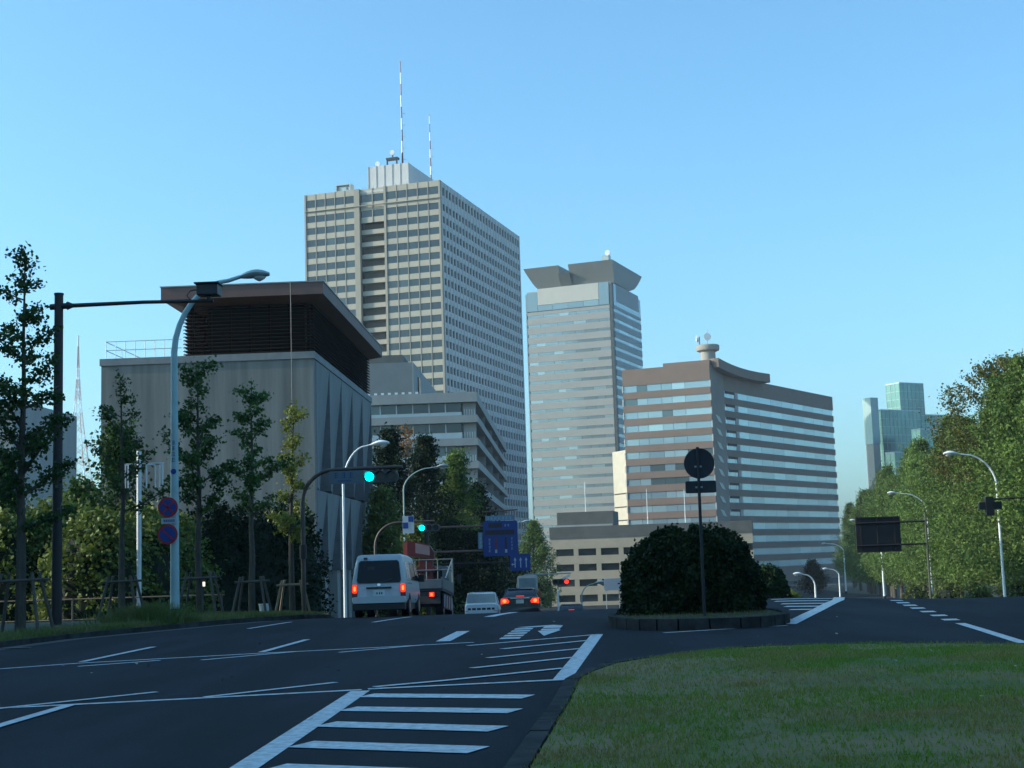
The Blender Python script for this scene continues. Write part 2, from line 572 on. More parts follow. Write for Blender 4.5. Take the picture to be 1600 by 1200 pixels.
def kerb(name, pts, label, w=.17, h=.14, step=.9, base=0.0):
    root = empty(name, (pts[0].x, pts[0].y, zg(pts[0].y)), 0, label, 'kerb')
    acc = []
    for a, b in zip(pts[:-1], pts[1:]):
        L = (b - a).length
        n = max(1, round(L / step))
        for i in range(n):
            acc.append((a.lerp(b, i / n), a.lerp(b, (i + 1) / n)))
    o0 = root.location
    if 'kerb_unit' not in UNIT:
        b = MB()
        poly = [(-.5, 0), (.5, 0), (.5, .8), (.36, 1), (-.5, 1)]
        b.prism(poly, 'x', -.5, .5)
        me = bpy.data.meshes.new('kerb_stone')
        me.from_pydata(b.v, [], b.f)
        me.materials.append(kerbm)
        UNIT['kerb_unit'] = me
    for a, b in acc:
        d = b - a
        L = math.hypot(d.x, d.y)
        o = bpy.data.objects.new('kerb_stone', UNIT['kerb_unit'])
        COL.link(o)
        o.parent = root
        mid = (a + b) / 2
        hh = h + rng.uniform(-.006, .006)
        o.location = (mid.x - o0.x, mid.y - o0.y, zg(mid.y) - .03 - o0.z + base)
        o.scale = (L - .012, w, hh + .03)
        o.rotation_euler = (0, 0, math.atan2(d.y, d.x))
    return root

def fill(name, mt, poly, h, mound=0.0, res=.6, kind='structure', parent=None):
    """raised planted surface inside a ground polygon"""
    xs = [p.x for p in poly]; ys = [p.y for p in poly]
    n = len(poly)
    cx, cy = sum(xs) / n, sum(ys) / n
    vs = [(cx, cy, zg(cy) + h + mound)]
    fs = []
    rings = [.35, .65, .85, 1.0]
    for r in rings:
        for p in poly:
            x, y = cx + (p.x - cx) * r, cy + (p.y - cy) * r
            vs.append((x, y, zg(y) + h + mound * (1 - r * r)))
    for i in range(n):
        fs.append((0, 1 + i, 1 + (i + 1) % n))
    for k in range(len(rings) - 1):
        for i in range(n):
            a, b = 1 + k * n + i, 1 + k * n + (i + 1) % n
            fs.append((a, a + n, b + n, b))
    o = MB().add(vs, fs).build(name, mt, parent, smooth=True)
    return tag(o, kind=kind)

V2 = lambda x, y: Vector((x, y, 0))
def dense(pts, step=1.5):
    out = []
    for a, b in zip(pts[:-1], pts[1:]):
        n = max(1, int((b - a).length / step))
        out += [a.lerp(b, i / n) for i in range(n)]
    return out + [pts[-1]]

# left verge with pavement behind
vk = [V2(-14.2, 12), V2(-13.4, 24)] + [Vector((p.x, p.y, 0)) for p in (gp(0, 1012), gp(100, 999))] + [V2(-10.9, 39.2), V2(-9.6, 43.0), V2(-8.6, 45.6), V2(-8.5, 50), V2(-9.8, 60), V2(-11.6, 75), V2(-12, 130)]
kerb('kerb_line', vk, 'low grey kerb along the left edge of the road beside the planted verge', h=.13)
gut = MB()
vv, ff = [], []
for i, p in enumerate(dense(vk)):
    for off in (.09, .55):
        vv.append((p.x + off, p.y - .15, zg(p.y) + .006))
    if i: ff.append((2 * i - 2, 2 * i - 1, 2 * i + 1, 2 * i))
gut.add(vv, ff).build('gutter', gutterm, road)
for px, py in ((18, 1013.5), (262, 980.5)):
    p = gp(px, py)
    MB().box(-.35, .35, -.12, .12, -.02, .012).build('drain_grate', black_plastic, road, (p.x + .1, p.y, zg(p.y) + .006))
vs, fs = [], []
for i, p in enumerate(dense(vk)):
    for off, h in ((-.06, .09), (-1.5, .14), (-3.5, .17), (-6, .16), (-60, .12)):
        bump = .0 * math.exp(-((p.y - 51) / 4.5) ** 2) * (1 if off < -1 else .35)
        vs.append((p.x + off, p.y, zg(p.y) + h + bump))
    if i:
        for j in range(4):
            a = 5 * (i - 1) + j
            fs.append((a, a + 1, a + 6, a + 5))
verge = tag(MB().add(vs, fs).build('verge', mat('verge_soil', (.05, .055, .03), .95, var=.4, scale=1.2, bump=.15, bscale=10)), kind='structure')

# lawn in the right foreground
lp_px = [(830, 1200), (862, 1145), (890, 1100), (900, 1077), (907, 1062), (930, 1049), (965, 1037), (1020, 1028), (1080, 1020), (1140, 1014.5), (1200, 1010), (1350, 1006), (1480, 1005.5), (1600, 1007)]
lawn_edge = [V2(-.9, 2), V2(-.6, 6)] + [Vector((p.x, p.y, 0)) for p in (gp(x, y, .1) for x, y in lp_px)] + [V2(8.6, 21.5), V2(9.6, 17), V2(10.2, 10), V2(10.4, 2)]
lawn_soil = mat('lawn_soil', (.10, .15, .028), .95, var=.25, scale=.40, col2=(.19, .125, .06), bump=.5, bscale=14)
lawn = fill('lawn', lawn_soil, dense(lawn_edge + [lawn_edge[0]], .9)[:-1], .11, .10)
ko = [Vector((p.x - .12, p.y + .04, 0)) for p in lawn_edge[:18]]
kerb('lawn_kerb', ko, 'weathered grey kerb edging the foreground lawn', w=.2, h=.12)
# traffic island with its bush
isl = []
for i in range(28):
    t = 2 * math.pi * i / 28
    c, s = math.cos(t), math.sin(t)
    isl.append(V2(2.98 + 1.98 * math.copysign(abs(c) ** .75, c), 33.6 + 3.0 * math.copysign(abs(s) ** .8, s)))
fill('island_bed', mat('island_soil', (.045, .04, .025), .95, var=.35, scale=2.5, bump=.5, bscale=16), isl, .2, .1)
kerb('island_kerb', isl + [isl[0]], 'curved stone kerb round the traffic island with the big bush', w=.2, h=.24, step=.6)

# ------------------------------------------------------------------ buildings
def concrete_hall():
    x0, x1, y0, y1, top, zb = -27.6, -14.73, 83.0, 108.0, 13.9, -4.2
    o = empty('concrete_building', (x1, y0, zb), 0, 'grey concrete building with brown louvred top storey and overhanging roof', 'building')
    W, D, H = x1 - x0, y1 - y0, top - zb
    wall = MB().box(-W, -2.0, 0, D, 0, H).build('front_wall', concrete, o)
    piece('parapet_coping', concrete_lt, o, -W - .08, .06, -.08, D + .08, H, H + .42)
    MB().box(-2.0, -1.7, .9, D, 0, H - .02).build('side_back_wall', mat('recess_wall', (.10, .10, .10), .8, var=.15), o)  # shade of the recess put into the darker wall colour
    piece('corner_pier', concrete, o, -2.0, -.02, .002, .8, 0, H - .01)
    n = 5
    w = (D - .8) / n
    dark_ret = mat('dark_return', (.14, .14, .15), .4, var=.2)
    for i in range(n):
        ya, yb = .8 + i * w, .8 + (i + 1) * w
        for za, zb_, cut, nm in ((H - .02, H * .575, .72, 'side_panel'), (H * .57, H * .30, .62, 'side_panel')):
            off = 0 if zb_ > H * .5 else -.25
            MB().add([(off, ya + .02, za), (off, yb - .02, za), (off - cut, yb - .02, zb_), (off, ya + .02, zb_), (-1.6, ya + .02, za), (-1.6, yb - .02, za), (-1.6, yb - .02, zb_), (-1.6, ya + .02, zb_)],
                     [(0, 3, 2), (0, 2, 1), (4, 5, 6, 7), (0, 1, 5, 4), (3, 7, 6, 2), (0, 4, 7, 3), (1, 2, 6, 5)]).build(nm, mat('folded_panel', (.225, .225, .22), .85, var=.15, scale=.6, stretch=(1, 1, .25)), o)
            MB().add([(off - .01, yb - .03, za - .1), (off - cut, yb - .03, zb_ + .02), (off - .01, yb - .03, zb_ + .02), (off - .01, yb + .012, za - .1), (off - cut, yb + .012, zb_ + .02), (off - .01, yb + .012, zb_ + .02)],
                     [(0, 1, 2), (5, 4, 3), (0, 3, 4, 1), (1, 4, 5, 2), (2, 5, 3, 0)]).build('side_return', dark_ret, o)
        piece('side_pier', pale_gray, o, -1.5, -.5, ya + .05, ya + 1.2, 0, H * .299)
    # louvred storey
    zt = 17.55 - zb
    lx0 = -7.9
    zl = H + .42
    piece('storey_core', dark_in, o, lx0 + 1.3, -.7, 1.0, D - 1.0, zl, zt)
    ns = 15
    for k in range(ns):
        z = zl + .10 + (zt - zl - .2) * k / (ns - 1)
        s = MB()
        s.prism([(.06, z - .05), (.34, z + .03), (.34, z + .07), (.06, z - .01)], 'x', lx0, .0)
        s.build('louvre_slat', louvre, o)
        s = MB()
        s.prism([(-.04, z - .05), (-.32, z + .03), (-.32, z + .07), (-.04, z - .01)], 'y', .36, D - .1)
        s.build('louvre_slat', louvre, o)
        s = MB()
        s.prism([(lx0 + .04, z - .05), (lx0 + .32, z + .03), (lx0 + .32, z + .07), (lx0 + .04, z - .01)], 'y', .36, D - .1)
        s.build('louvre_slat', louvre, o)
    for k in range(7):
        x = lx0 + .4 + k * (-.75 - lx0) / 6
        piece('louvre_post', louvre, o, x - .06, x + .06, .4, .52, zl, zt)
    for k in range(9):
        y = .7 + k * (D - 1.4) / 8
        piece('louvre_post', louvre, o, -.5, -.38, y - .06, y + .06, zl, zt)
        piece('louvre_post', louvre, o, lx0 + .38, lx0 + .5, y - .06, y + .06, zl, zt)
    # roof: deep fascia, soffit sloping inwards
    ra, rb, rc, rd = lx0 - 1.05, .8, -1.0, D + 1.0
    rt = zt + .80
    rf = MB()
    rf.loft([[(ra + 1.1, rc + 1.1, zt - .22), (rb - .8, rc + 1.1, zt - .22), (rb - .8, rd - 1, zt - .22), (ra + 1.1, rd - 1, zt - .22)],
             [(ra, rc, zt + .06), (rb, rc, zt + .06), (rb, rd, zt + .06), (ra, rd, zt + .06)],
             [(ra, rc, rt), (rb, rc, rt), (rb, rd, rt), (ra, rd, rt)]])
    roof = rf.build('roof', brown_metal, o)
    MB().box(ra - .05, rb + .05, rc - .05, rd + .05, rt, rt + .07).build('roof_edge', mat('roof_edge', (.28, .27, .26), .5, .3), roof)
    # roof railing
    rl = MB()
    for z in (zl + .55, zl + 1.08):
        rl.tube([(-W + .2, .25, z), (lx0 - .15, .25, z)], .022, 6)
        rl.tube([(-W + .2, .25, z), (-W + .2, D - .3, z)], .022, 6)
    rl.build('railing', metal_gray, o)
    for k in range(9):
        x = -W + .2 + k * (lx0 - .2 + W) / 8
        MB().tube([(x, .25, zl), (x, .25, zl + 1.08)], .022, 6).build('railing_post', metal_gray, o)
    for k in range(1, 9):
        y = .25 + k * (D - .6) / 8
        MB().tube([(-W + .2, y, zl), (-W + .2, y, zl + 1.08)], .022, 6).build('railing_post', metal_gray, o)
    # lightning conductor down the front
    MB().tube([(-1.12, -1.08, H * .42), (-1.13, -1.08, rt)], .028, 6).build('lightning_conductor', mat('conductor', (.16, .15, .14), .7), o)
    return o
concrete_hall()

def office_tower():
    th = R(15)
    zb = -9.0
    o = empty('office_tower', (-34.0, 410.0, zb), -th, 'tall beige office tower with two masts and grid of windows', 'tower')
    W, D, H = 44.5, 82.0, 114.7 - zb
    MB().box(-W + .4, -.4, 3.6, D - .4, 0, H - 1.2).box(-W + .4, -26.3, .56, 3.6, 0, H - 1.2).box(-18.0, -.4, .56, 3.6, 0, H - 1.2).build('core', side_glass, o)
    # front bays
    secs = []
    bw = 17.0 / 5
    for k in range(5): secs.append((-.5 - (k + 1) * bw, -.5 - k * bw))
    lb = -27.9
    for k in range(5): secs.append((lb - (k + 1) * (W - .5 + lb) / 5, lb - k * (W - .5 + lb) / 5))
    rows = []                                   # (window z0, window z1, panel z0)
    z = H - 1.8
    rows.append((z - 2.35, z, z - 2.35 - 2.6)); z -= 4.95
    while z > 6:
        rows.append((z - 2.08, z, z - 3.78)); z -= 3.78
    nwin = 0
    for i, (w0, w1, p0) in enumerate(rows):
        for (xa, xb) in secs:
            if nwin < 290:
                piece('window', tower_glass, o, xa + .11, xb - .11, .28, .55, w0, w1)
                piece('spandrel_panel', beige, o, xa + .11, xb - .11, .16, .6, p0, w0)
                nwin += 1
        if i == 0:
            piece('ledge', beige_rib, o, -W, 0, -.28, .3, w0 - 1.3, w0 - 1.1)
        # recessed bay
        ra, rb = -26.1, -18.2
        if i < 2:
            for q in range(2):
                piece('window', tower_glass, o, ra + q * 3.95 + .14, ra + q * 3.95 + 3.81, .9, 1.1, w0, w1)
                piece('spandrel_panel', beige, o, ra + q * 3.95 + .14, ra + q * 3.95 + 3.81, .75, 1.15, p0, w0)
        else:
            piece('balcony_front', beige, o, ra, rb, 1.2, 1.5, p0 + .25, w0 - .05)
    if rows[-1]:
        piece('base_wall', beige, o, -W, 0, .2, 1, 0, rows[-1][2])
    for (xa, xb) in secs:
        piece('parapet_panel', beige, o, xa + .11, xb - .11, .16, .6, H - 1.8, H)
    piece('parapet_panel', beige, o, -26.1, -18.2, .75, 1.1, H - 1.8, H)
    piece('recess_back', mat('recess_back', (.12, .105, .085), .8), o, -26.2, -18.1, 3.2, 3.5, 0, rows[1][2])
    for i in range(2, len(rows)):
        piece('balcony_slab', beige_rib, o, -26.1, -18.2, 1.5, 3.2, rows[i][2] + .2, rows[i][2] + .5)
    for xa, xb in secs + [(-18.1, -17.5)]:
        piece('rib', beige_rib, o, xb - .10, xb + .10, .06, .62, 0, H + .02)
    piece('rib', beige_rib, o, -22.28, -22.02, .6, .9, rows[1][2], H)
    for xa, xb in ((-27.9, -26.2), (-18.2, -17.5), (-.5, 0), (-W, -W + .5)):
        piece('corner_pier', beige_rib, o, xa, xb, -.05, 1.2, 0, H + .04)
    # gridded right side
    nf = len(rows)
    z = H
    piece('side_band', tower_gray, o, -.5, -.06, 1.2, D, H - 1.7, H)
    zz = [r[0] for r in rows]
    for i, (w0, w1, p0) in enumerate(rows):
        piece('side_band', tower_gray, o, -.5, -.06, 1.2, D, p0, w0 - .05)
    nr = 28
    for k in range(nr):
        y = 1.5 + k * (D - 2.0) / (nr - 1)
        piece('side_rib', tower_gray, o, -.5, .06, y - .44, y + .44, 0, H - .01)
    piece('roof_slab', tower_gray, o, -W + .3, -.3, .7, D - .2, H - 1.3, H - .6)
    piece('left_wall', tower_gray, o, -W - .02, -W + .38, 1.2, D, 0, H)
    # penthouse
    ph = MB().box(-28.0, -14.6, 12, 44, H - .6, H + 10.2).build('penthouse', tower_gray, o)
    for k in range(6):
        MB().box(-28.0 + k * 2.68 - .12, -28.0 + k * 2.68 + .12, 11.85, 12.0, H, H + 10.3).build('penthouse_rib', mat('rib_gray', (.42, .42, .41), .7), ph)
    MB().box(-36.6, -31.6, 6, 9, H + 1.5, H + 1.8).box(-36.6, -31.6, 6, 9, H + 3.6, H + 3.9).box(-36.6, -36.3, 6, 9, H - .6, H + 3.6).box(-31.9, -31.6, 6, 9, H - .6, H + 3.6).box(-35.6, -33.2, 6.5, 8.4, H + 1.8, H + 3.2).build('rooftop_unit', metal_gray, o)
    MB().box(-22.4, -18.6, 13, 15, H + 12.2, H + 12.8).box(-22.3, -21.9, 13.2, 13.6, H + 10.2, H + 12.2).box(-19.1, -18.7, 13.2, 13.6, H + 10.2, H + 12.2).tube([(-20.5, 14, H + 12.8), (-20.5, 14, H + 14.8)], .22).build('antenna_frame', black_plastic, o)
    MB().disc((-20.5, 13.6, H + 14.5), .8, 'y', .3).build('dish_antenna', white_paint, o)
    MB().disc((-25.6, 14, H + 11.5), .8, 'y', .4).build('dish_antenna', white_paint, o)
    def mast(x, y, z0, h, r, n):
        mroot = MB().tube([(x, y, z0), (x, y, z0 + .6)], r * 1.6, 8).build('mast_base', metal_gray, o)
        for k in range(n):
            a, b = z0 + .6 + h * k / n, z0 + .6 + h * (k + 1) / n
            f0, f1 = 1 - .55 * k / n, 1 - .55 * (k + 1) / n
            MB().tube([(x, y, a), (x, y, b)], [r * f0, r * f1], 8).build('mast_section', red_paint if k % 2 == 0 else white_paint, mroot)
        for k in range(5):
            zz = z0 + 2 + h * k / 9
            MB().tube([(x, y, zz), (x + 1.2, y, zz)], .1, 5).build('mast_arm', metal_gray, mroot)
        MB().box(x - .6, x + .6, y - .1, y + .1, z0 + h + .5, z0 + h + .8).build('mast_tip', metal_gray, mroot)
    mast(-17.6, 15, H + 10.2, 33.5, .30, 9)
    mast(-17.4, 40, H + 10.2, 23.2, .25, 8)
    for k in range(12):
        piece('roof_rail', metal_gray, o, -W + 1 + k * 3.6, -W + 1.08 + k * 3.6, 1.0, 1.1, H, H + .9)
    return o
office_tower()

def slim_tower():
    th = R(20)
    zb = -9.0
    o = empty('slim_tower', (22.2, 570.0, zb), -th, 'slim pale grey tower with flared boat-shaped roof crown', 'tower')
    W, D, H = 37.9, 40.0, 112.7 - zb
    MB().box(-W + .5, -.5, .5, D - .5, 0, H - .5).build('core', slim_wall, o)
    rows = [H - 11.9 - 3.98 * k for k in range(27)]
    for i, z in enumerate(rows):
        if z < 3: break
        # front: wall band plus window panes, each row a different split
        piece('wall_band', slim_wall, o, -W + .4, -1.2, .06, .6, z + 1.25, z + 3.98 if i else z + 2.6)
        x = -W + .6
        r = random.Random(i * 13 + 5)
        while x < -1.6:
            w = r.choice([4.2, 5.6, 7.0, 3.4])
            x2 = min(-1.3, x + w)
            piece('window', slim_glass, o, x + .06, x2 - .02, .12, .5, z, z + 1.22)
            x = x2
        piece('side_band', mat('slim_side', (.27, .285, .29), .7, var=.05, scale=.3), o, -.6, .05, 2.4, D, z + 1.5, z + 3.98 if i else z + 2.6)
        for q in range(6):
            ya = 2.4 + q * (D - 2.4) / 6
            piece('side_window', slim_glass, o, -.6, -.12, ya + .05, ya + (D - 2.4) / 6 - .02, z, z + 1.48)
    # dark re-entrant corner
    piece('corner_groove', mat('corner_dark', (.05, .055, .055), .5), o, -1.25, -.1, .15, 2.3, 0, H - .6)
    piece('left_edge', mat('slim_edge', (.20, .23, .24), .5), o, -W - .1, -W + .35, .0, D, 0, H - 1.6)
    # glazed top
    piece('top_glass', slim_glass, o, -W + .4, -W + 5.2, 0, .5, H - 9.0, H - 1)
    piece('top_glass', slim_glass, o, -5.6, -1.3, 0, .5, H - 9.0, H + .4)
    for q in range(4):
        xa = -W + 5.3 + q * (W - 5.3 - 5.7) / 4
        piece('top_glass', slim_glass, o, xa, xa + (W - 11) / 4 - .1, .05, .5, H - 9.0, H - 6.6)
    piece('top_panel', mat('slim_panel', (.44, .42, .37), .7, var=.04, scale=.3), o, -W + 5.3, -5.7, -.05, .5, H - 6.5, H + .4)
    piece('top_side_panel', mat('slim_side'+'', (.27, .285, .29)), o, -.6, .08, 6, D - 3, H - 7.0, H + .1)
    piece('top_side_glass', slim_glass, o, -.6, .02, 2.4, 5.9, H - 9.2, H - .1)
    piece('top_side_glass', slim_glass, o, -.6, .02, D - 2.9, D, H - 9.2, H - 1.4)
    piece('top_side_glass', slim_glass, o, -.6, .02, 6, D - 3, H - 9.2, H - 7.1)
    # crown: hull with curved flanks, notched in the middle of the front
    def hull(xa, xb, za, fl_l, fl_r):
        b = MB()
        rings = []
        n = 7
        for k in range(n):
            t = k / (n - 1)
            l = fl_l * t ** .7
            rr = fl_r * t ** .7
            z = H + .4 + za * t
            f = 1.2 * t - 3.2 * (1 - t)
            rings.append([(xa - l, .4 - f, z), (xb + rr, .4 - f, z), (xb + rr, D - 15 + 16 * t ** .6, z), (xa - l, D - 15 + 16 * t ** .6, z)])
        b.loft(rings)
        return b.build('roof_crown', slim_crown, o)
    xl, xr = -W + 5.0, .1
    sp = xr - xl
    hull(xl, xl + sp * .31, 9.0, 5.4, 0)
    hull(xl + sp * .44, xr, 8.9, 0, .9)
    hull(xl + sp * .30, xl + sp * .45, 5.6, 0, 0)
    piece('crown_soffit_block', slim_crown, o, xl + .5, xr - .6, 1, D - 9, H - .6, H + .45)
    MB().box(-5, -2, 4, 7, H + 9, H + 12.5).build('rooftop_mast', metal_gray, o)
    MB().disc((-2.2, 3.6, H + 13.2), 1.2, 'y', .5).build('dish_antenna', white_paint, o)
    return o
slim_tower()

def brown_building():
    zb = -9.0
    o = empty('brown_office', (41.4, 390.0, zb), 0, 'brown tiled office block with bands of windows and rounded roof turret', 'building')
    H = 53.7 - zb
    # two wings as parts of one building: build each in its own turned frame
    def wing(rot, off, x0, x1, dep, top, first, nrow, panes, name_wall, glassm):
        wl = empty('wing', (off[0], off[1], 0), -R(rot))
        wl.name = name_wall
        wl.parent = o
        MB().box(x0 + .3, x1 - .3, .6, dep, 0, top - .3).build('wing_core', brick, wl)
        piece('parapet_band', brick, wl, x0, x1, 0, .8, first + 1.86, top)
        z = first
        for k in range(nrow):
            z0 = z - 1.92
            piece('tile_band', brick, wl, x0, x1, 0, .8, z0, z)
            x = x0 + .12
            r = random.Random(k * 7 + rot)
            for w in panes:
                piece('window', glassm, wl, x + .04, x + w - .04, .22, .7, z, z + 1.86)
                x += w
            z -= 3.78
        piece('base_band', brick, wl, x0, x1, 0, .8, 0, z + 1.86)
        return wl
    L = wing(20, (0, 0), -25.4, 0, 18, H, H - 4.7 - 1.86, 14, [4.0, 3.0, 4.2, 3.0, 3.8, 7.2], 'left_wing', brown_glass)
    for k in range(14):
        z = H - 4.7 - 1.86 - 3.78 * k
        piece('window_return', mat('painted_lit_return', (.45, .42, .37), .7), L, -25.62, -25.3, -.06, .5, z - .1, z + 1.9)  # pale tone imitates sunlight on the window returns
        piece('window_return', MATS['painted_lit_return'], L, -.1, .14, -.04, .5, z - .05, z + 1.88)
    # side wall between the wings with sloping lozenge windows
    sw = mat('tile_side', (.20, .165, .14), .8, var=.08, scale=.4)
    piece('side_wall', sw, L, -.3, -.02, .3, 16.2, 0, H - .2)
    for k in range(9):
        z = H - 15.5 - 3.78 * k
        MB().prism([(4.2, z + 1.5), (8.6, z + 1.2), (11.6, z - .5), (7.2, z - .2)], 'x', -.05, .12).build('lozenge_window', mat('lozenge', (.30, .32, .30), .4, .1, var=.1), L)
    wing_r = wing(-58, (5.47, 15.04), 0, 84, 18, H - 1.6, H - 6.2 - 1.86, 14, [1.5, 4.0, 2.0] + [76.0 / 9] * 9, 'right_wing', wing_glass)
    for k in range(11):
        z = H - 6.2 - 1.86 - 3.78 * k
        piece('balcony_recess', dark_in, wing_r, 1.2, 7.0, .0, .25, z + 1.2, z + 1.9)
        piece('window_pier', mat('pier', (.32, .30, .27), .7), wing_r, 7.2, 9.2, .05, .6, z, z + 1.84)
    # plinth block of the wing roof and the curved cornice
    piece('roof_block', sw, wing_r, -2, 26, 1.5, 16, H - 1.6, H + .2)
    cn = MB()
    rings = []
    for k in range(13):
        t = k / 12
        x = 43.1 - 41.4 + (60.4 - 41.4) * t
        y = 3.0 + 33 * t + 3.0 * math.sin(math.pi * t)
        z = H + 1.7 - 1.0 * (1 - (1 - t) ** 3)
        rings.append([(x, y, z - 2.7), (x + 1.2, y - .6, z - 2.6), (x + 1.2, y - .6, z), (x, y, z), (x - 5, y + 6, z), (x - 5, y + 6, z - 2.7)])
    cn.loft(rings).build('curved_cornice', brick, o)
    piece('roof_block', brick, L, -14, -.5, 2.5, 15, H - .5, H + 1.3)
    # turret
    tc = (1.2, 13.0)
    def ring(r, z, n=24): return [(tc[0] + r * math.cos(2 * math.pi * i / n), tc[1] + r * math.sin(2 * math.pi * i / n), z) for i in range(n)]
    MB().loft([ring(2.15, H), ring(2.15, H + 5.0)]).build('turret_drum', mat('turret', (.34, .31, .27), .8, var=.08), o, smooth=True)
    MB().loft([ring(2.3, H + 4.9), ring(3.2, H + 5.3), ring(3.35, H + 5.7), ring(3.35, H + 6.7), ring(3.1, H + 6.9)]).build('turret_rim', MATS['turret'], o, smooth=True)
    MB().disc((tc[0] - .2, tc[1] - 2.4, H + 9.0), 1.05, 'y', .5).build('dish_antenna', metal_white, o)
    MB().tube([(tc[0], tc[1], H + 6.9), (tc[0], tc[1], H + 11.6)], .12, 6).build('turret_mast', metal_gray, o)
    MB().disc((tc[0] - 3.0, tc[1] - 1.6, H + 8.6), .95, 'x', .6).build('dish_antenna', metal_white, o)
    MB().tube([(tc[0] - 2.4, tc[1] - 1.4, H + 6.9), (tc[0] - 2.4, tc[1] - 1.4, H + 9.2)], .14, 6).build('dish_post', metal_dark, o)
    # sunlit cream stair block at the left
    cb = empty('stair_block', (-23.5, 9.7, 0), R(26))
    cb.parent = o
    MB().box(-.2, .3, 0, 8.2, 0, 31.0 - zb).build('cream_wall', cream, cb)
    for k in range(8):
        z = 18.6 - zb - 3.78 * k
        piece('wall_joint', mat('joint_dark', (.06, .055, .05), .8), cb, -.25, .2, .3, 7.9, z, z + .35)
    return o
brown_building()

def tan_building():
    zb = -9.0
    o = empty('tan_office', (-2.65, 244.0, zb), -R(8), 'low tan office block with square windows and dark flat roof', 'building')
    W = 42.0
    top = (4.6 - zb) / .815
    MB().box(.4, W - .3, .7, 22, 0, top - .2).build('core', dark_in, o)
    MB().box(-.3, W, -.1, 22, top, top + 2.5).build('roof_parapet', dark_gray, o)
    MB().box(1.2, 13.2, 1.5, 12, top + 2.5, top + 5.6).build('roof_house', dark_gray, o)
    MB().box(.9, 13.0, 1.2, 1.5, top + 2.5, top + 2.9).build('roof_house_sill', pale_gray, o)
    for k in range(5):
        z = top - 2.15 - 3.2 * k
        piece('wall_band', tan, o, 0, W, 0, .8, z + (0 if k else 0), z + (1.75 if k else 2.15))
        for q in range(9):
            x = .0 + q * 4.75
            if x + 4.0 < W:
                piece('window', glass_dark, o, x + .95, x + 4.7, .45, .75, z - 1.45, z)
            piece('pier', tan, o, x - .05, x + .95, .02, .78, z - 1.45, z)
    for x, h in ((7.2, 9.5), (20.3, 7.5), (28.2, 7.0)):
        MB().tube([(x, 3, top + 2.5), (x, 3, top + 2.5 + h)], [.11, .05], 6).build('flag_pole', metal_white, o)
    MB().box(-.3, .0, 0, 22, 0, top).build('end_wall', tan, o)
    o.scale = (.815, .815, .815)
    return o
tan_building()

def terraced():
    zb = -7.5
    o = empty('terraced_office', (-15.1, 250.0, zb), 0, 'grey terraced office with long projecting balcony ledges', 'building')
    top = (31.4 - zb) / 1.25
    D = 100.0
    W = 30.0
    MB().box(-W, -2.3, 1.2, D, 0, top - .4).build('core', dark_in, o)
    n = 9
    for k in range(n):
        z = top - 3.3 * k
        h = 1.4 if k == 0 else 1.05
        piece('balcony_ledge', pale_gray, o, -W, 0, 0, .3, z - h, z)
        piece('balcony_ledge', pale_gray, o, -.3, 0, .3, D, z - h, z)
        piece('ledge_slab', pale_gray, o, -W, -.3, .3, D, z - h - .02, z - h + .25)
        if k < n - 1:
            zt = z - h
            zb2 = z - 3.3
            for q in range(11):
                x = -2.3 - (q + 1) * 2.35
                if q < 10 or k < 3:
                    piece('window', glass_dark, o, x + .1, x + 2.25, .95, 1.15, zt - 1.35, zt - .03)
                    piece('window_frame', white_panel, o, x - .07, x + .08, .85, 1.2, zt - 1.35, zt - .03)
            piece('sill_panel', white_panel, o, -W, -2.3, .8, 1.2, zb2, zt - 1.36)
            piece('side_sill', mat('side_sill', (.16, .165, .17), .7, var=.1), o, -2.3, -2.1, 1.2, D, zb2, zt - 1.6)
            for q in range(9):
                y = 1.4 + q * 10.9
                piece('side_window', glass_dark, o, -2.28, -2.12, y, y + 10.2, zt - 1.6, zt - .3)
                if q % 2 == 0:
                    piece('balcony_divider', pale_gray, o, -2.1, -.3, y - .15, y + .15, zb2, zt - .02)
    for k in range(n - 1):
        z = top - 3.3 * (k + 1)
        for q in range(5):
            MB().tube([(-1.9 + q * .36, .6, z), (-1.9 + q * .36, .6, z + .9)], .03, 5).build('balcony_rail_post', metal_white, o) if k < 4 else None
    MB().box(-29, -10.7, 14, 40, top, top + 6.6).build('penthouse', mat('penthouse_gray', (.19, .20, .195), .8, var=.08, scale=.4), o)
    MB().box(-10.7, -10.5, 14, 52, top, top + 6.6).build('penthouse_side', pale_gray, o)
    MB().box(-10.6, -10.3, 20, 23, top + .5, top + 5).build('penthouse_door', glass_dark, o)
    MB().box(-28, -12.6, 18, 40, top + 6.6, top + 8.4).build('penthouse_upper', dark_gray, o)
    for k in range(22):
        piece('roof_rail_post', metal_white, o, -30 + k * 1.0, -29.6 + k * 1.0, 1.8, 2.0, top, top + .5)
    o.scale = (1.25, 1.25, 1.25)
    return o
terraced()

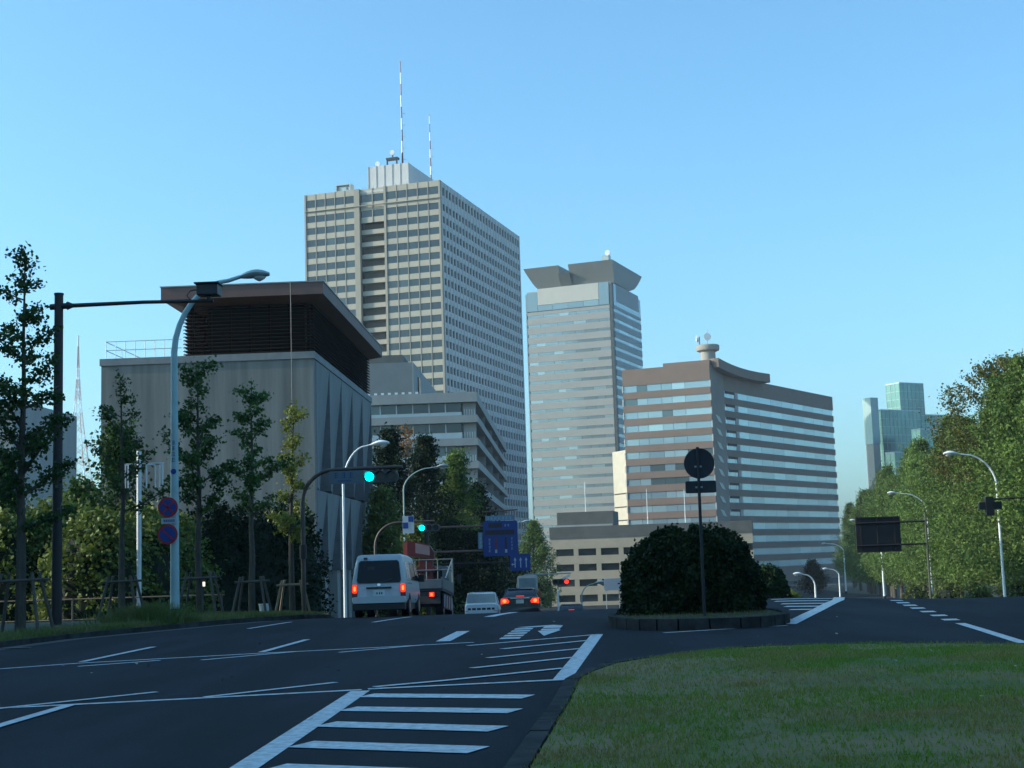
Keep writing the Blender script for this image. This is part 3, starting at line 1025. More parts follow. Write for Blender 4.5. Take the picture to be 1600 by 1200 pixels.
def glass_block():
    th = R(58)
    zb = -9
    o = empty('glass_tower', (142.2, 630.0, zb), -th, 'distant green glass tower of stacked blocks above the trees', 'tower')
    c, s = math.cos(th), math.sin(th)
    def loc(X, Y):
        dx, dy = X - 142.2, Y - 630
        return dx * c - dy * s, dx * s + dy * c
    def blk(X, Y, W, D, ztop, name):
        lx, ly = loc(X, Y)
        b = MB().box(lx - W, lx, ly, ly + D, 0, ztop - zb).build(name, green_glass, o)
        fr = MB()
        nz = int((ztop - zb) / 3.6)
        for k in range(nz + 1):
            z = ztop - zb - 3.6 * k
            fr.box(lx - W - .06, lx + .06, ly - .06, ly + D + .06, z - .22, z + .02)
        for k in range(int(D / 2.4) + 1):
            y = ly + k * D / int(D / 2.4)
            fr.box(lx - .1, lx + .09, y - .09, y + .09, 0, ztop - zb + .03)
        for k in range(int(W / 2.2) + 1):
            x = lx - W + k * W / max(1, int(W / 2.2))
            fr.box(x - .09, x + .09, ly - .09, ly + .1, 0, ztop - zb + .03)
        tag(fr.build('glazing_bars', green_frame, b), kind='stuff')
        cap = MB().box(lx - W - .1, lx + .1, ly - .1, ly + D + .1, ztop - zb + .03, ztop - zb + .4).build('parapet_cap', white_panel, b)
    blk(153.2, 640, 8.5, 15, 74.7, 'upper_block')
    blk(142.2, 630, 6.5, 24, 61.7, 'main_block')
    blk(153.7, 610, 5.2, 26, 50.9, 'right_block')
    blk(139.9, 600, 5.6, 26, 40.7, 'lower_block')
    blk(167.0, 652, 6, 24, 60.8, 'rear_block')
    lx, ly = loc(136.6, 625)
    MB().box(lx - 4.6, lx, ly, ly + 4, 0, 46.5 - zb).build('service_shaft', mat('shaft', (.32, .29, .26), .7), o)
    MB().box(lx - 4.9, lx + .2, ly - .2, ly + 4.2, 46.5 - zb, 67 - zb).build('shaft_head', green_frame, o)
    lx, ly = loc(127.5, 612)
    MB().box(lx - 4, lx, ly, ly + 3, 0, 22 - zb).build('annex', green_glass, o)
glass_block()

def lattice_tower():
    x, y, top = -664.0, 1900.0, 326.0
    o = empty('lattice_tower', (x, y, -8), 0, 'far thin red and white lattice tower between the left trees', 'tower')
    H = top + 8
    def half(z):
        t = z / H
        return 42 * (1 - t) ** 2.2 + 1.6 * (1 - t) + .5
    n = 22
    for k in range(n):
        z0, z1 = H * k / n, H * (k + 1) / n
        a, b = half(z0), half(z1)
        mb = MB()
        t = max(.5, 1.5 * (1 - k / n))
        for sx in (-1, 1):
            for sy in (-1, 1):
                mb.tube([(sx * a, sy * a, z0), (sx * b, sy * b, z1)], t, 4)
        for s_ in (-1, 1):
            mb.tube([(-a, s_ * a, z0), (b, s_ * b, z1)], t * .5, 4)
            mb.tube([(a, s_ * a, z0), (-b, s_ * b, z1)], t * .5, 4)
            mb.tube([(s_ * a, -a, z0), (s_ * b, b, z1)], t * .5, 4)
        mb.build('lattice_section', mat('faded_red', (.42, .22, .18), .7) if k % 3 else white_paint, o)
lattice_tower()

def plain_block(name, label, x0, x1, y0, y1, zb, top, wallm, fh=3.6, bays_x=8, bays_y=10, faces='xy'):
    o = empty(name, (x0, y0, zb), 0, label, 'building')
    W, D, H = x1 - x0, y1 - y0, top - zb
    MB().box(.3, W - .3, .3, D - .3, 0, H - .2).build('core', glass_dark, o)
    nf = int(H / fh)
    for k in range(nf):
        z = k * fh
        piece('floor_band', wallm, o, 0, W, 0, D, z, z + 1.7)
    piece('parapet', wallm, o, 0, W, 0, D, nf * fh - .2, H)
    for q in range(bays_x + 1):
        piece('pier', wallm, o, -.05 + q * W / bays_x - (.8 if q == bays_x else 0), .8 + q * W / bays_x - (.75 if q == bays_x else 0) + .0, -.04, D + .04, 0, H - .05) if q in (0, bays_x) else piece('pier', wallm, o, q * W / bays_x - .4, q * W / bays_x + .4, -.04, .35, 0, H - .05)
    for q in range(1, bays_y):
        piece('pier', wallm, o, W - .35, W + .04, q * D / bays_y - .4, q * D / bays_y + .4, 0, H - .05)
    return o
plain_block('grey_office', 'pale grey office block glimpsed behind the tall tree at the left edge', -84, -59.6, 150, 170, -6, 20.6, pale_gray)
plain_block('added_shade_block', 'added unseen block left of the verge that shades the road', -62, -32, -40, 47.5, 0, 22.5, pale_gray, bays_y=16)  # unseen block added left of the frame to cast shade on the road
# ------------------------------------------------------------------ trees and plants
def limb(mb, p0, d, L, r0_, r1_, seed, bend=.15, n=4):
    g = random.Random(seed)
    p = Vector(p0); d = Vector(d).normalized()
    pts = [p.copy()]
    for i in range(n):
        d = (d + Vector((g.uniform(-1, 1), g.uniform(-1, 1), g.uniform(-.2, .9))) * bend).normalized()
        p = p + d * (L / n)
        pts.append(p.copy())
    mb.tube(pts, [r0_ + (r1_ - r0_) * i / n for i in range(n + 1)], 6)
    return pts

def big_tree_meshes(seed, H=19.0, rad=4.4, base=2.6, leaf=leaf_row, nclump=300, nleaf=80, lsize=.21, shape='cone'):
    g = np.random.default_rng(seed)
    tr = MB()
    rr = random.Random(seed)
    lean = [(rr.uniform(-.12, .12) * k, rr.uniform(-.12, .12) * k, H * .93 * k / 6) for k in range(7)]
    tr.tube([(lean[k][0], lean[k][1], lean[k][2] - .4 if k == 0 else lean[k][2]) for k in range(7)], [.34, .29, .24, .18, .12, .07, .03], 9)
    def prof(t):
        if shape == 'cone':
            return rad * min(1.0, (1 - t) ** .85 * 1.25 + .02) * (.6 + .4 * min(1, t / .14))
        return rad * math.sqrt(max(0.02, 1 - (2 * t - .9) ** 2 * .82))
    pts = []
    for i in range(nclump):
        t = 1 - (1 - g.random()) ** (1.35 if shape == 'cone' else 1.0)
        t = min(.99, t)
        ang = g.random() * 2 * math.pi
        lob = 1 + .16 * math.sin(3 * ang + seed + 5 * t) + .12 * math.sin(7 * ang + 11 * t + seed)
        r_ = prof(t) * (g.random() ** .42) * lob * (1.0 if g.random() > .12 else 1.22)
        c = np.array([r_ * math.cos(ang), r_ * math.sin(ang), base + (H - base) * t])
        sg = .5 * (1 - .45 * t) + .08
        k = int(nleaf * (.6 + .8 * g.random()))
        ax = np.array([math.cos(ang), math.sin(ang), .9])
        q = c + g.normal(size=(k, 3)) * np.array([sg, sg, sg]) * .62 + g.normal(size=(k, 1)) * ax * sg * .75
        pts.append(q)
        if i % 9 == 0:
            z0 = max(1.5, c[2] - 1.0 - r_ * .5)
            tr.tube([(0, 0, z0), (c[0] * .5, c[1] * .5, (z0 + c[2]) / 2), tuple(c)], [.08, .055, .02], 5)
    P = np.concatenate(pts)
    return tr, leaves(P, lsize, seed + 1), leaf

def make_tree(name, label, loc, data, group=None, scale=1.0, rz=0.0, cat='tree'):
    o = empty(name, loc, rz, label, cat, group)
    tr, Q, leaf = data
    tr.build('trunk', bark, o, smooth=True)
    quads_object('crown', Q, leaf, o)
    o.scale = (scale, scale, scale)
    return o

protos = []
row_label = 'roadside tree from the right edge in the sunlit green row on the right'
tanr = math.tan(R(9.5))
k = 0
Yd = 84.0
rr = random.Random(3)
variants = [big_tree_meshes(11), big_tree_meshes(23), big_tree_meshes(37, rad=4.9), big_tree_meshes(51, H=18)]
while k < 31:
    s = 16.0 + rr.uniform(-.7, .9) - max(0, Yd - 130) * .02
    X, Yp = Yd * tanr + s, Yd
    topz = (15.2 if Yd < 108 else 13.6) + rr.uniform(-1.8, 1.2) - (0 if Yd < 200 else (Yd - 200) * .012)
    base = zg(Yp)
    lab = f'{ORD[k]} {row_label}'
    sc = (topz - base) / 19.0
    v = k % 4
    if k < 4:
        o = make_tree('roadside_tree', lab, (X, Yp, base), variants[v], 'trees lining the right road')
        protos.append(o)
    else:
        o = copy_tree(protos[v])
        o['label'] = lab
        o.location = (X, Yp, base)
    o.rotation_euler = (0, 0, rr.uniform(0, 6.28))
    w = sc * (1.0 + rr.uniform(-.08, .1)) * .98
    o.scale = (w, w, sc)
    Yd += 6.6 + Yd * .012
    k += 1
# taller russet tree rising behind the near end of the row
make_tree('russet_tree', 'taller olive and russet tree at the right edge, rising above the green row', (39.4, 124, zg(124)), big_tree_meshes(71, H=17.6 - zg(124), rad=6.2, leaf=leaf_autumn, nclump=420, base=8, shape='round'), None)
make_tree('russet_tree', 'small orange tree crown poking out of the green row under the lamp', (at(1479, 725, 146).x, 146, zg(146)), big_tree_meshes(72, H=10.2 - zg(146), rad=.9, leaf=leaf_orange, nclump=30, nleaf=46, lsize=.22, shape='round', base=7.8 - zg(146)), None)
# unseen trees added beyond the right edge and behind the camera to dim skylight
for k, (X, Yp) in enumerate([(14.5 + Yq * tanr + 2.2, Yq) for Yq in (76, 66, 56, 46, 36, 26, 16, 6, -4, -14)] + [(-12, -16), (-6, -18), (0, -17), (6, -18)]):
    o = copy_tree(protos[k % 4])
    o['label'] = (f'{ORD[k]} added unseen tree beyond the right edge towards the viewer' if k < 10 else f'{ORD[k - 10]} added unseen tree from the left of the four behind the viewer')
    o['group'] = 'unseen trees added to dim skylight'
    o.location = (X, Yp, zg(Yp))
    o.rotation_euler = (0, 0, k * 1.7)
    o.scale = (.85, .85, .8)
# low clipped shrubs under the row
def shrub_quads(seed, rx, ry, h, n, size, clump=.16, shape=2.2, hollow=.35):
    g = np.random.default_rng(seed)
    nc = max(8, n // 26)
    u = g.random(nc) * 2 * math.pi
    w = g.random(nc) ** .7
    rad = (1 - w ** shape) ** (1 / shape)
    rr_ = 1 - hollow * g.random(nc) ** 1.6
    C = np.stack([rx * rad * np.cos(u) * rr_, ry * rad * np.sin(u) * rr_, .05 + (h - .05) * w * (1 - .5 * hollow * g.random(nc) ** 2)], 1)
    P = np.repeat(C, 26, axis=0)
    P = P + g.normal(size=P.shape) * clump
    P = P[P[:, 2] > 0.02]
    return leaves(P, size, seed + 3)

def core_mesh(rx, ry, h, seed, f=.8):
    b = MB()
    rings = []
    g = random.Random(seed)
    for i in range(8):
        t = i / 7 * .985
        r_ = (1 - t ** 2.3) ** (1 / 2.3) * f
        rings.append([(rx * r_ * math.cos(a) * g.uniform(.92, 1.04), ry * r_ * math.sin(a) * g.uniform(.92, 1.04), h * t * (f + .08)) for a in [2 * math.pi * q / 16 for q in range(16)]])
    return b.loft(rings)

def shrub(name, label, loc, rx, ry, h, n, size, leaf, seed, group=None, clump=.16, core=True, cat='shrub', hollow=.35):
    o = empty(name, loc, 0, label, cat, group)
    if core:
        core_mesh(rx, ry, h, seed).build('filler_core', mat('core_dark', (.012, .018, .008), .95, var=.4, scale=6), o)  # solid dark core added so the foliage is not see-through
    quads_object('foliage', shrub_quads(seed, rx, ry, h, n, size, clump, hollow=hollow), leaf, o)
    return o

for i, (px, Yp) in enumerate(((1480, 128), (1525, 112), (1590, 96), (1430, 150))):
    p = at(px, 915, Yp)
    shrub('clipped_shrub', f'{["second from left", "third from left", "rightmost", "leftmost"][i]} of four low clipped shrubs under the right tree row', (p.x, Yp, zg(Yp)), 1.5, 1.3, 1.65 + zg(Yp) * 0 + 1.0, 1500, .2, leaf_shrub, 300 + i, 'clipped shrubs under the right trees')

# big clipped bush on the island
def dome(loc, rx, ry, h, n, size, seed, name, label, leaf=leaf_bush):
    o = empty(name, loc, 0, label, 'bush')
    core_mesh(rx, ry, h, seed, .93).build('filler_core', mat('core_dark', (.012, .018, .008)), o)  # dark solid filler added behind the leaves
    g = np.random.default_rng(seed)
    u = g.random(n) * 2 * math.pi
    w = g.random(n)
    w = np.where(g.random(n) < .5, w, w ** .5) * .995
    rad = (1 - w ** 2.5) ** (1 / 2.5)
    bump = 1 + .035 * np.sin(5 * u + 9 * w) + .03 * np.sin(11 * u - 14 * w) + g.normal(size=n) * .022 - .06 * (g.random(n) ** 3)
    P = np.stack([rx * rad * np.cos(u) * bump, ry * rad * np.sin(u) * bump, .04 + h * w * bump], 1)
    quads_object('foliage', leaves(P, size, seed + 1, up=.2), leaf, o)
    return o
dome((2.92, 33.9, .2), 1.66, 1.75, 1.95, 24000, .085, 401, 'clipped_bush', 'big dark round clipped bush on the traffic island behind the round sign')
p = at(1200, 900, 60)
dome((p.x - .25, 60, zg(60)), 1.15, 1.1, 1.86, 7000, .10, 402, 'clipped_bush', 'smaller rounded dark bush peeping out right of the big island bush')
p = at(1225, 927, 62)
hd = shrub('low_hedge', 'low sunlit yellowish hedge strip right of the island bushes', (p.x, 62, zg(62)), 1.0, .7, .95, 1600, .09, leaf_shrub, 410, None, .08)

# young street trees on the left verge
def young_tree(name, label, X, Yp, ztop, seed, leaf, nbr=22, spread=1.0, start=.32, leafn=62, lsize=.115, zbase=None, dens=1.0, lean=0.0):
    zb = zg(Yp) + .2 if zbase is None else zbase
    H = ztop - zb
    o = empty(name, (X, Yp, zb), 0, label, 'tree', 'young trees on the left verge')
    g = random.Random(seed)
    gn = np.random.default_rng(seed)
    tr = MB()
    tp = []
    n = 8
    x = y = 0.0
    for i in range(n + 1):
        tp.append((x + lean * H * (i / n), y, H * i / n - (.3 if i == 0 else 0)))
        x += g.uniform(-.05, .05); y += g.uniform(-.05, .05)
    r_b = .0125 * H + .03
    tr.tube(tp, [max(.012, r_b * (1 - .93 * i / n)) for i in range(n + 1)], 8)
    def trunk_at(t):
        f = t * n; i = min(n - 1, int(f)); return Vector(tp[i]).lerp(Vector(tp[i + 1]), f - i)
    pts = []
    for k in range(nbr):
        t = start + (.96 - start) * (k + .5) / nbr + g.uniform(-.015, .015)
        az = k * 2.4 + g.uniform(-.4, .4)
        L = spread * H * .20 * (1 - (t - start) / (1 - start) * .68) * g.uniform(.6, 1.3)
        el = R(g.uniform(18, 50))
        d = (math.cos(az) * math.cos(el), math.sin(az) * math.cos(el), math.sin(el))
        bp = limb(tr, trunk_at(t), d, L, r_b * (1 - t) * .45 + .014, .007, seed * 100 + k, .15, 4)
        ncl = max(2, int(round(L / .24)))
        for q in range(ncl):
            f = min(.999, .22 + .78 * (q + g.random() * .6) / ncl)
            i = int(f * 4); a = bp[i].lerp(bp[i + 1], f * 4 - i)
            cc = np.array(a) + gn.normal(size=3) * np.array([.07, .07, .05])
            m_ = int(leafn * .22 * dens * g.uniform(.6, 1.4))
            pts.extend(list(cc + gn.normal(size=(m_, 3)) * np.array([.13, .13, .07])))
    for q in range(int(40 * dens)):
        a = trunk_at(.9 + .1 * g.random())
        pts.append(np.array(a) + gn.normal(size=3) * .1)
    tr.build('trunk', bark, o, smooth=True)
    P = np.repeat(np.array(pts), 2, axis=0) + gn.normal(size=(len(pts) * 2, 3)) * .05
    quads_object('crown', leaves(P, lsize, seed + 9, up=.5), leaf, o)
    return o

young_tree('young_tree', 'tallest young street tree at the left edge, in front of the dark pole', -14.05, 36.0, 10.1, 501, leaf_young, 24, 1.0, .25, 140, .105)
young_tree('young_tree', 'sparse young street tree just left of the tall pale lamp post', -14.9, 47.0, 8.2, 502, leaf_young, 12, 1.15, .40, 80, .105)
young_tree('young_tree', 'young street tree just right of the tall pale lamp post', -12.0, 46.0, 8.45, 503, leaf_young, 14, 1.05, .36, 150, .11)
young_tree('young_tree', 'young street tree between the lamp post and the yellow-green tree', -10.75, 48.0, 7.95, 504, leaf_young, 13, 1.05, .38, 145, .11)
young_tree('young_tree', 'thin sunlit yellow-green young tree beside the curved signal pole', -9.85, 50.5, 7.5, 505, leaf_yellow, 15, .66, .32, 170, .105, lean=.012)
def tree_support(label, X, Yp, mt=stake, s=1.0):
    zb = zg(Yp) + .18
    o = empty('tree_support', (X, Yp, zb), 0, label, 'tree support', 'timber tree supports on the left verge')
    for sx, sy in ((-1, -1), (1, -1), (1, 1), (-1, 1)):
        MB().tube([(sx * .62 * s, sy * .5 * s, -.2), (sx * .34 * s, sy * .22 * s, 1.3 * s)], .045, 7).build('stake', mt, o)
    for sy in (-1, 1):
        MB().tube([(-.55 * s, sy * .25 * s, 1.12 * s), (.55 * s, sy * .25 * s, 1.14 * s)], .04, 7).build('cross_bar', mt, o)
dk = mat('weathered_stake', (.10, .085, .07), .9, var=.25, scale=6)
tree_support('dark timber stakes round the tallest tree at the left edge', -14.05, 36.0, dk, 1.15)
tree_support('dark timber stakes round the tree left of the pale lamp post', -14.9, 47.0, dk, 1.1)
tree_support('dark timber stakes round the tree right of the pale lamp post', -12.0, 46.0, dk, 1.1)
tree_support('dark timber stakes round the tree next to the yellow-green one', -10.75, 48.0, dk, 1.0)
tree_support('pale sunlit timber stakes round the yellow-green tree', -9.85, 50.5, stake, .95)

# shrubbery behind the verge
for i, (px, Yp, rx, h, lf, n, lab) in enumerate((
        (10, 56, 2.6, 4.3, leaf_shrub, 6500, 'sunlit broadleaf shrub at the left edge behind the tallest young tree'),
        (85, 57, 2.4, 4.6, leaf_shrub, 6500, 'sunlit broadleaf shrub behind the dark sensor pole'),
        (150, 54, 2.2, 3.9, leaf_shrub, 6000, 'sunlit broadleaf shrub right of the dark sensor pole'),
        (215, 57, 2.2, 4.2, leaf_shrub, 6000, 'broadleaf shrub behind the white post with outline frames'),
        (262, 60, 2.2, 4.0, leaf_shrub, 5500, 'broadleaf shrub behind the pair of round signs'),
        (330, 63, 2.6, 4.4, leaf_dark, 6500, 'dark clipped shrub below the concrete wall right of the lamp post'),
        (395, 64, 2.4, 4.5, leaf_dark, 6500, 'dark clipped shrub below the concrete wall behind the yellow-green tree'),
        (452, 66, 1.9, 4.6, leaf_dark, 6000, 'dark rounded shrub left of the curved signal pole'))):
    p = at(px, 900, Yp)
    shrub('tall_shrub', lab, (p.x, Yp, zg(Yp) + .1), rx, 2.2, h - zg(Yp) * .9, n, .19 if lf is leaf_shrub else .16, lf, 600 + i, 'shrubbery behind the left verge', .2)
for i, (X, Yp, H_, sd, lab) in enumerate(((-19.8, 62, 8.8, 1, 'dark leafy tree behind the dark sensor pole, left of the concrete building'), (-24.5, 60, 7.2, 2, 'dark leafy tree at the left edge behind the shrubs'),
                                          (-22.2, 64, 6.6, 3, 'lower leafy tree between the shrubs and the lattice tower'))):
    make_tree('leafy_tree', lab, (X, Yp, zg(Yp)), big_tree_meshes(620 + sd, H=H_, rad=1.9, base=1.5, leaf=leaf_young, nclump=150, nleaf=46, lsize=.2), 'trees behind the left verge')
# trees along the street beyond the crest
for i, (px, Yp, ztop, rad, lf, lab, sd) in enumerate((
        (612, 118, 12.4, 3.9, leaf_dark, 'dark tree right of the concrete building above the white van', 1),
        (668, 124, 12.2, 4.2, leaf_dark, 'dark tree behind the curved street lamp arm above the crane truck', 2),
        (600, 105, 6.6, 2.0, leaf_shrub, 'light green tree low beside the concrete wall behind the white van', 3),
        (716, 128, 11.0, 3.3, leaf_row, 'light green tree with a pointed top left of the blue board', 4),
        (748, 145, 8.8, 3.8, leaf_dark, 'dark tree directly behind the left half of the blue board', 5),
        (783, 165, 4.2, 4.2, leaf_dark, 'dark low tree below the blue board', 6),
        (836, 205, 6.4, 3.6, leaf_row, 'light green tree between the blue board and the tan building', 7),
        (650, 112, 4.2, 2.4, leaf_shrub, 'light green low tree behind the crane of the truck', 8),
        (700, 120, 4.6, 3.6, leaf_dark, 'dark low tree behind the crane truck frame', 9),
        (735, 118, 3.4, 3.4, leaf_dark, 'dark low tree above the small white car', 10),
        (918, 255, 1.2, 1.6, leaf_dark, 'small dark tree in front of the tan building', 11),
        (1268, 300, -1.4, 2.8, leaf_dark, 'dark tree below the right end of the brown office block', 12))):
    p = at(px, 870, Yp)
    make_tree('street_tree', lab, (p.x, Yp, zg(Yp)), big_tree_meshes(640 + sd, H=ztop - zg(Yp), rad=rad, base=1.0, leaf=lf, nclump=300, nleaf=62, lsize=.23), 'trees along the street beyond the crest')
# autumn tuft in the dark tree
make_tree('street_tree', 'small rusty orange tuft on top of the dark trees beside the concrete building', (at(633, 690, 121).x, 121, zg(121)), big_tree_meshes(680, H=12.9 - zg(121), rad=.6, base=11.4 - zg(121), leaf=leaf_orange, nclump=14, nleaf=32, lsize=.2, shape='round'))

# ------------------------------------------------------------------ grass
from mathutils.bvhtree import BVHTree
def grass(name, label, host, pts, hmin, hmax, w, mt, seed, blades=3):
    me = host.data
    bv = BVHTree.FromPolygons([v.co.copy() for v in me.vertices], [tuple(p.vertices) for p in me.polygons])
    g = np.random.default_rng(seed)
    Q = []
    for x, y in pts:
        h = bv.ray_cast(Vector((x, y, 5)), Vector((0, 0, -1)))
        if h[0] is None: continue
        z = h[0].z
        for _ in range(blades):
            a = g.random() * 6.283
            hh = hmin + (hmax - hmin) * g.random() ** 1.5
            ox, oy = g.normal(size=2) * .03
            lx, ly = g.normal(size=2) * hh * .45
            Q.append([[x + ox - w * math.cos(a), y + oy - w * math.sin(a), z - .01], [x + ox + w * math.cos(a), y + oy + w * math.sin(a), z - .01], [x + ox + lx, y + oy + ly, z + hh]])
    o = quads_object(name, np.array(Q), mt)
    return tag(o, label, 'grass', kind='stuff')
def inside(poly, x, y):
    c = False
    j = len(poly) - 1
    for i in range(len(poly)):
        a, b = poly[i], poly[j]
        if (a.y > y) != (b.y > y) and x < (b.x - a.x) * (y - a.y) / (b.y - a.y) + a.x: c = not c
        j = i
    return c
grass_mat = leaf_mat('grass_blade', (.075, .155, .025), (.21, .175, .085), .25, .15)
lawn_mat = leaf_mat('lawn_blade', (.15, .26, .035), (.33, .21, .09), .25, .10, .35, .44, .64)
from mathutils import noise as mnoise
g_ = random.Random(5)
pts = []
while len(pts) < 34000:
    x, y = g_.uniform(-.5, 9.2), g_.uniform(9.0, 25.0)
    bare = mnoise.fractal(Vector((x * .4, y * .4, 3.1)), 1.0, 2.0, 4)
    if x / y < .42 and g_.random() < (1.0 if bare < .12 else .35) and inside(lawn_edge, x, y): pts.append((x, y))
grass('lawn_grass', 'patchy green and brown mown grass of the foreground lawn', lawn, pts, .015, .06, .007, lawn_mat, 9, 2)
pts = []
while len(pts) < 9000:
    y = g_.uniform(28, 54)
    i = g_.random()
    kx = np.interp(y, [p.y for p in vk], [p.x for p in vk])
    x = kx - .2 - abs(g_.gauss(0, .8 if y < 43 else 1.7))
    d = .5 + .5 * math.sin(y * .9) * math.sin(y * .37 + 1)
    if g_.random() < .35 + .65 * d: pts.append((x, y))
grass('verge_grass', 'long unmown grass along the left kerb', verge, pts, .05, .22, .011, grass_mat, 10, 3)
p = gp(220, 975)
pts = []
for _ in range(6000):
    y = g_.uniform(43.5, 56)
    kx = np.interp(y, [p.y for p in vk], [p.x for p in vk])
    pts.append((kx - .15 - g_.uniform(0, 1) ** 1.4 * 5, y))
grass('crest_grass', 'tufty grass round the staked trees at the crest of the left verge', verge, pts, .05, .20, .012, leaf_mat('crest_blade', (.07, .12, .025), (.20, .20, .06), .3, .15), 11, 3)
tuft = []
for _ in range(2600):
    a, r_ = g_.uniform(0, 6.28), abs(g_.gauss(0, .55))
    tuft.append((-11.95 + r_ * math.cos(a) * 1.3, 40.2 + r_ * math.sin(a)))
grass('grass_mound', 'thick mound of long grass on the verge left of the pale lamp post', verge, tuft, .2, .65, .014, grass_mat, 12, 2)
pts = [(2.98 + g_.uniform(-1.8, 1.8), g_.uniform(30.8, 33)) for _ in range(900)]
grass('island_grass', 'short dry grass on the island under the big bush', bpy.data.objects['island_bed'], pts, .02, .09, .007, grass_mat, 13, 2)

# a few fallen leaves and specks of litter on the road and lawn
g2 = np.random.default_rng(77)
LP = []
for _ in range(46):
    x, y = g2.uniform(-9, 7), g2.uniform(12, 40)
    z = zg(y) + hump(x, y) + .02
    if inside(lawn_edge, x, y): z = .25
    LP.append((x, y, z))
quads = leaves(np.array(LP), .07, 78, up=3.0)
tag(quads_object('fallen_leaves', quads, mat('fallen_leaf', (.34, .30, .22), .8, var=.4, scale=1.3)), 'scattered pale fallen leaves on the road and lawn', 'leaves', kind='stuff')
# ------------------------------------------------------------------ street furniture
def street_lamp(label, X, Yp, zt, arm, sgn, bend=1.6, r=.11, mt=metal_pale, zb=None, group='street lamps', headl=.95, rise=.35):
    zb = zg(Yp) + (.12 if zb is None else zb)
    o = empty('street_lamp', (X, Yp, zb), 0, label, 'street lamp', group)
    H = zt - zb
    pts = [(0, 0, -.2), (0, 0, H * .45), (0, 0, H - bend - rise)]
    for k in range(1, 9):
        a = math.pi / 2 * k / 8
        pts.append((sgn * arm * (1 - math.cos(a)) ** .9 * .8, 0, H - bend - rise + (bend + rise * .6) * math.sin(a)))
    pts.append((sgn * arm, 0, H - rise * .15))
    n = len(pts)
    rad = [r * 1.15, r * .95, r * .8] + [r * (.78 - .3 * k / 9) for k in range(1, n - 2)]
    MB().tube(pts, rad, 10).build('pole', mt, o, smooth=True)
    MB().tube([(0, 0, -.2), (0, 0, .35)], r * 1.6, 10).build('base_collar', kerbm, o, smooth=True)
    hd = MB()
    rings = []
    for k in range(9):
        t = k / 8
        x = sgn * (arm - .08 + headl * t)
        w = .045 + .17 * math.sin(math.pi * min(1, t * .93 + .02)) ** .8
        z = H - rise * .15 + .10 * math.sin(math.pi * t * .8) - .02
        rings.append([(x, w * math.cos(a), z + (w * .55 if math.sin(a) > 0 else w * .75) * math.sin(a)) for a in [2 * math.pi * q / 12 for q in range(12)]])
    hd.loft(rings).build('lamp_head', metal_gray if mt is metal_pale else mt, o, smooth=True)
    bw = MB()
    rings = []
    for k in range(5):
        t = k / 4
        rr_ = .17 * math.cos(t * 1.45)
        rings.append([(sgn * (arm + headl * .58) + rr_ * 1.25 * math.cos(a), rr_ * .85 * math.sin(a), H - .12 - .14 * t) for a in [2 * math.pi * q / 12 for q in range(12)]])
    bw.loft(rings).build('lamp_glass', mat('lamp_glass', (.55, .55, .50), .2, 0, var=.05), o, smooth=True)
    return o
lamp_left = street_lamp('tall pale street lamp with two round signs on its post', -12.0, 43.0, 10.75, 2.15, 1, 1.9, .125, rise=.5)
street_lamp('white street lamp standing between the curved signal pole and the van', -11.35, 72, 7.75, 1.55, 1, 1.7, .075, metal_white)
street_lamp('street lamp whose curved arm shows against the dark trees above the truck', -12.6, 110, 9.0, 2.7, 1, 1.4, .07)
street_lamp('street lamp low against the light green tree beside the blue board', -9.0, 178, 6.2, 3.6, 1, 1.2, .10)
street_lamp('large street lamp in front of the right trees beside the dark cross signal', 27.2, 90, 7.35, 2.3, -1, 1.7, .085, metal_white)
street_lamp('second street lamp of the right row, above the overhead board', 37.9, 150, 7.2, 3.1, -1, 1.5, .10, metal_white)
street_lamp('third street lamp of the right row, left of the overhead board', 47.2, 215, 5.7, 3.6, -1, 1.5, .14, metal_white)
street_lamp('fourth street lamp of the right row, against the brown office', 58.0, 300, 2.6, 3.6, -1, 1.5, .16, metal_white)
street_lamp('short street lamp with curved neck at the far end of the right road', 24.1, 140, -.75, 1.2, -1, .9, .11, metal_white)
street_lamp('short street lamp right of the curved-neck lamp at the end of the right road', 41.6, 220, -1.5, 1.6, -1, .8, .12, metal_white)
street_lamp('thin street lamp in front of the tan building', 1.1, 120, -.6, 1.2, 1, .8, .07)

def round_sign(o, x, y, z, r, cross):
    MB().disc((x, y, z), r, 'y', .02).build('sign_ring', sign_red, o)
    f = MB().disc((x, y - .014, z), r * .80, 'y', .012).build('sign_face', sign_blue, o)
    def bar(ang):
        b = MB()
        c, s = math.cos(ang), math.sin(ang)
        L, w = r * .80, r * .075
        P = [(x + u * L * c - v * w * s, z + u * L * s + v * w * c) for u, v in ((-1, -1), (1, -1), (1, 1), (-1, 1))]
        b.prism(P, 'y', y - .03, y - .022 + (.004 if ang > 0 else 0)).build('sign_bar', sign_red, f)
    bar(-math.pi / 4)
    if cross: bar(math.pi / 4)
signs = empty('parking_signs', (-12.0, 43.0, zg(43) + .1), 0, 'pair of round red and blue signs on the tall pale lamp post', 'sign')
z1, z2 = at(265, 793, 43).z - signs.location.z, at(264.5, 835, 43).z - signs.location.z
round_sign(signs, -.15, -.2, z1, .31, True)
round_sign(signs, -.16, -.2, z2, .31, False)
zc = at(265, 814, 43).z - signs.location.z
MB().box(-.36, .12, -.21, -.19, zc - .085, zc + .085).build('text_plate', sign_white, signs)
for k in range(6):
    piece('text_mark', mat('dark_ink', (.03, .05, .14), .6), signs, -.28 + k * .06, -.245 + k * .06, -.216, -.209, zc - .04, zc + .04)
MB().box(-.1, .1, -.17, -.05, z2 - .02, z2 + .02).box(-.1, .1, -.17, -.05, z1 - .02, z1 + .02).build('bracket', metal_gray, signs)
sticker = empty('pole_banner', (-12.0, 43.0, zg(43)), 0, 'strip of small blue characters on the tall pale lamp post above the round signs', 'sign')
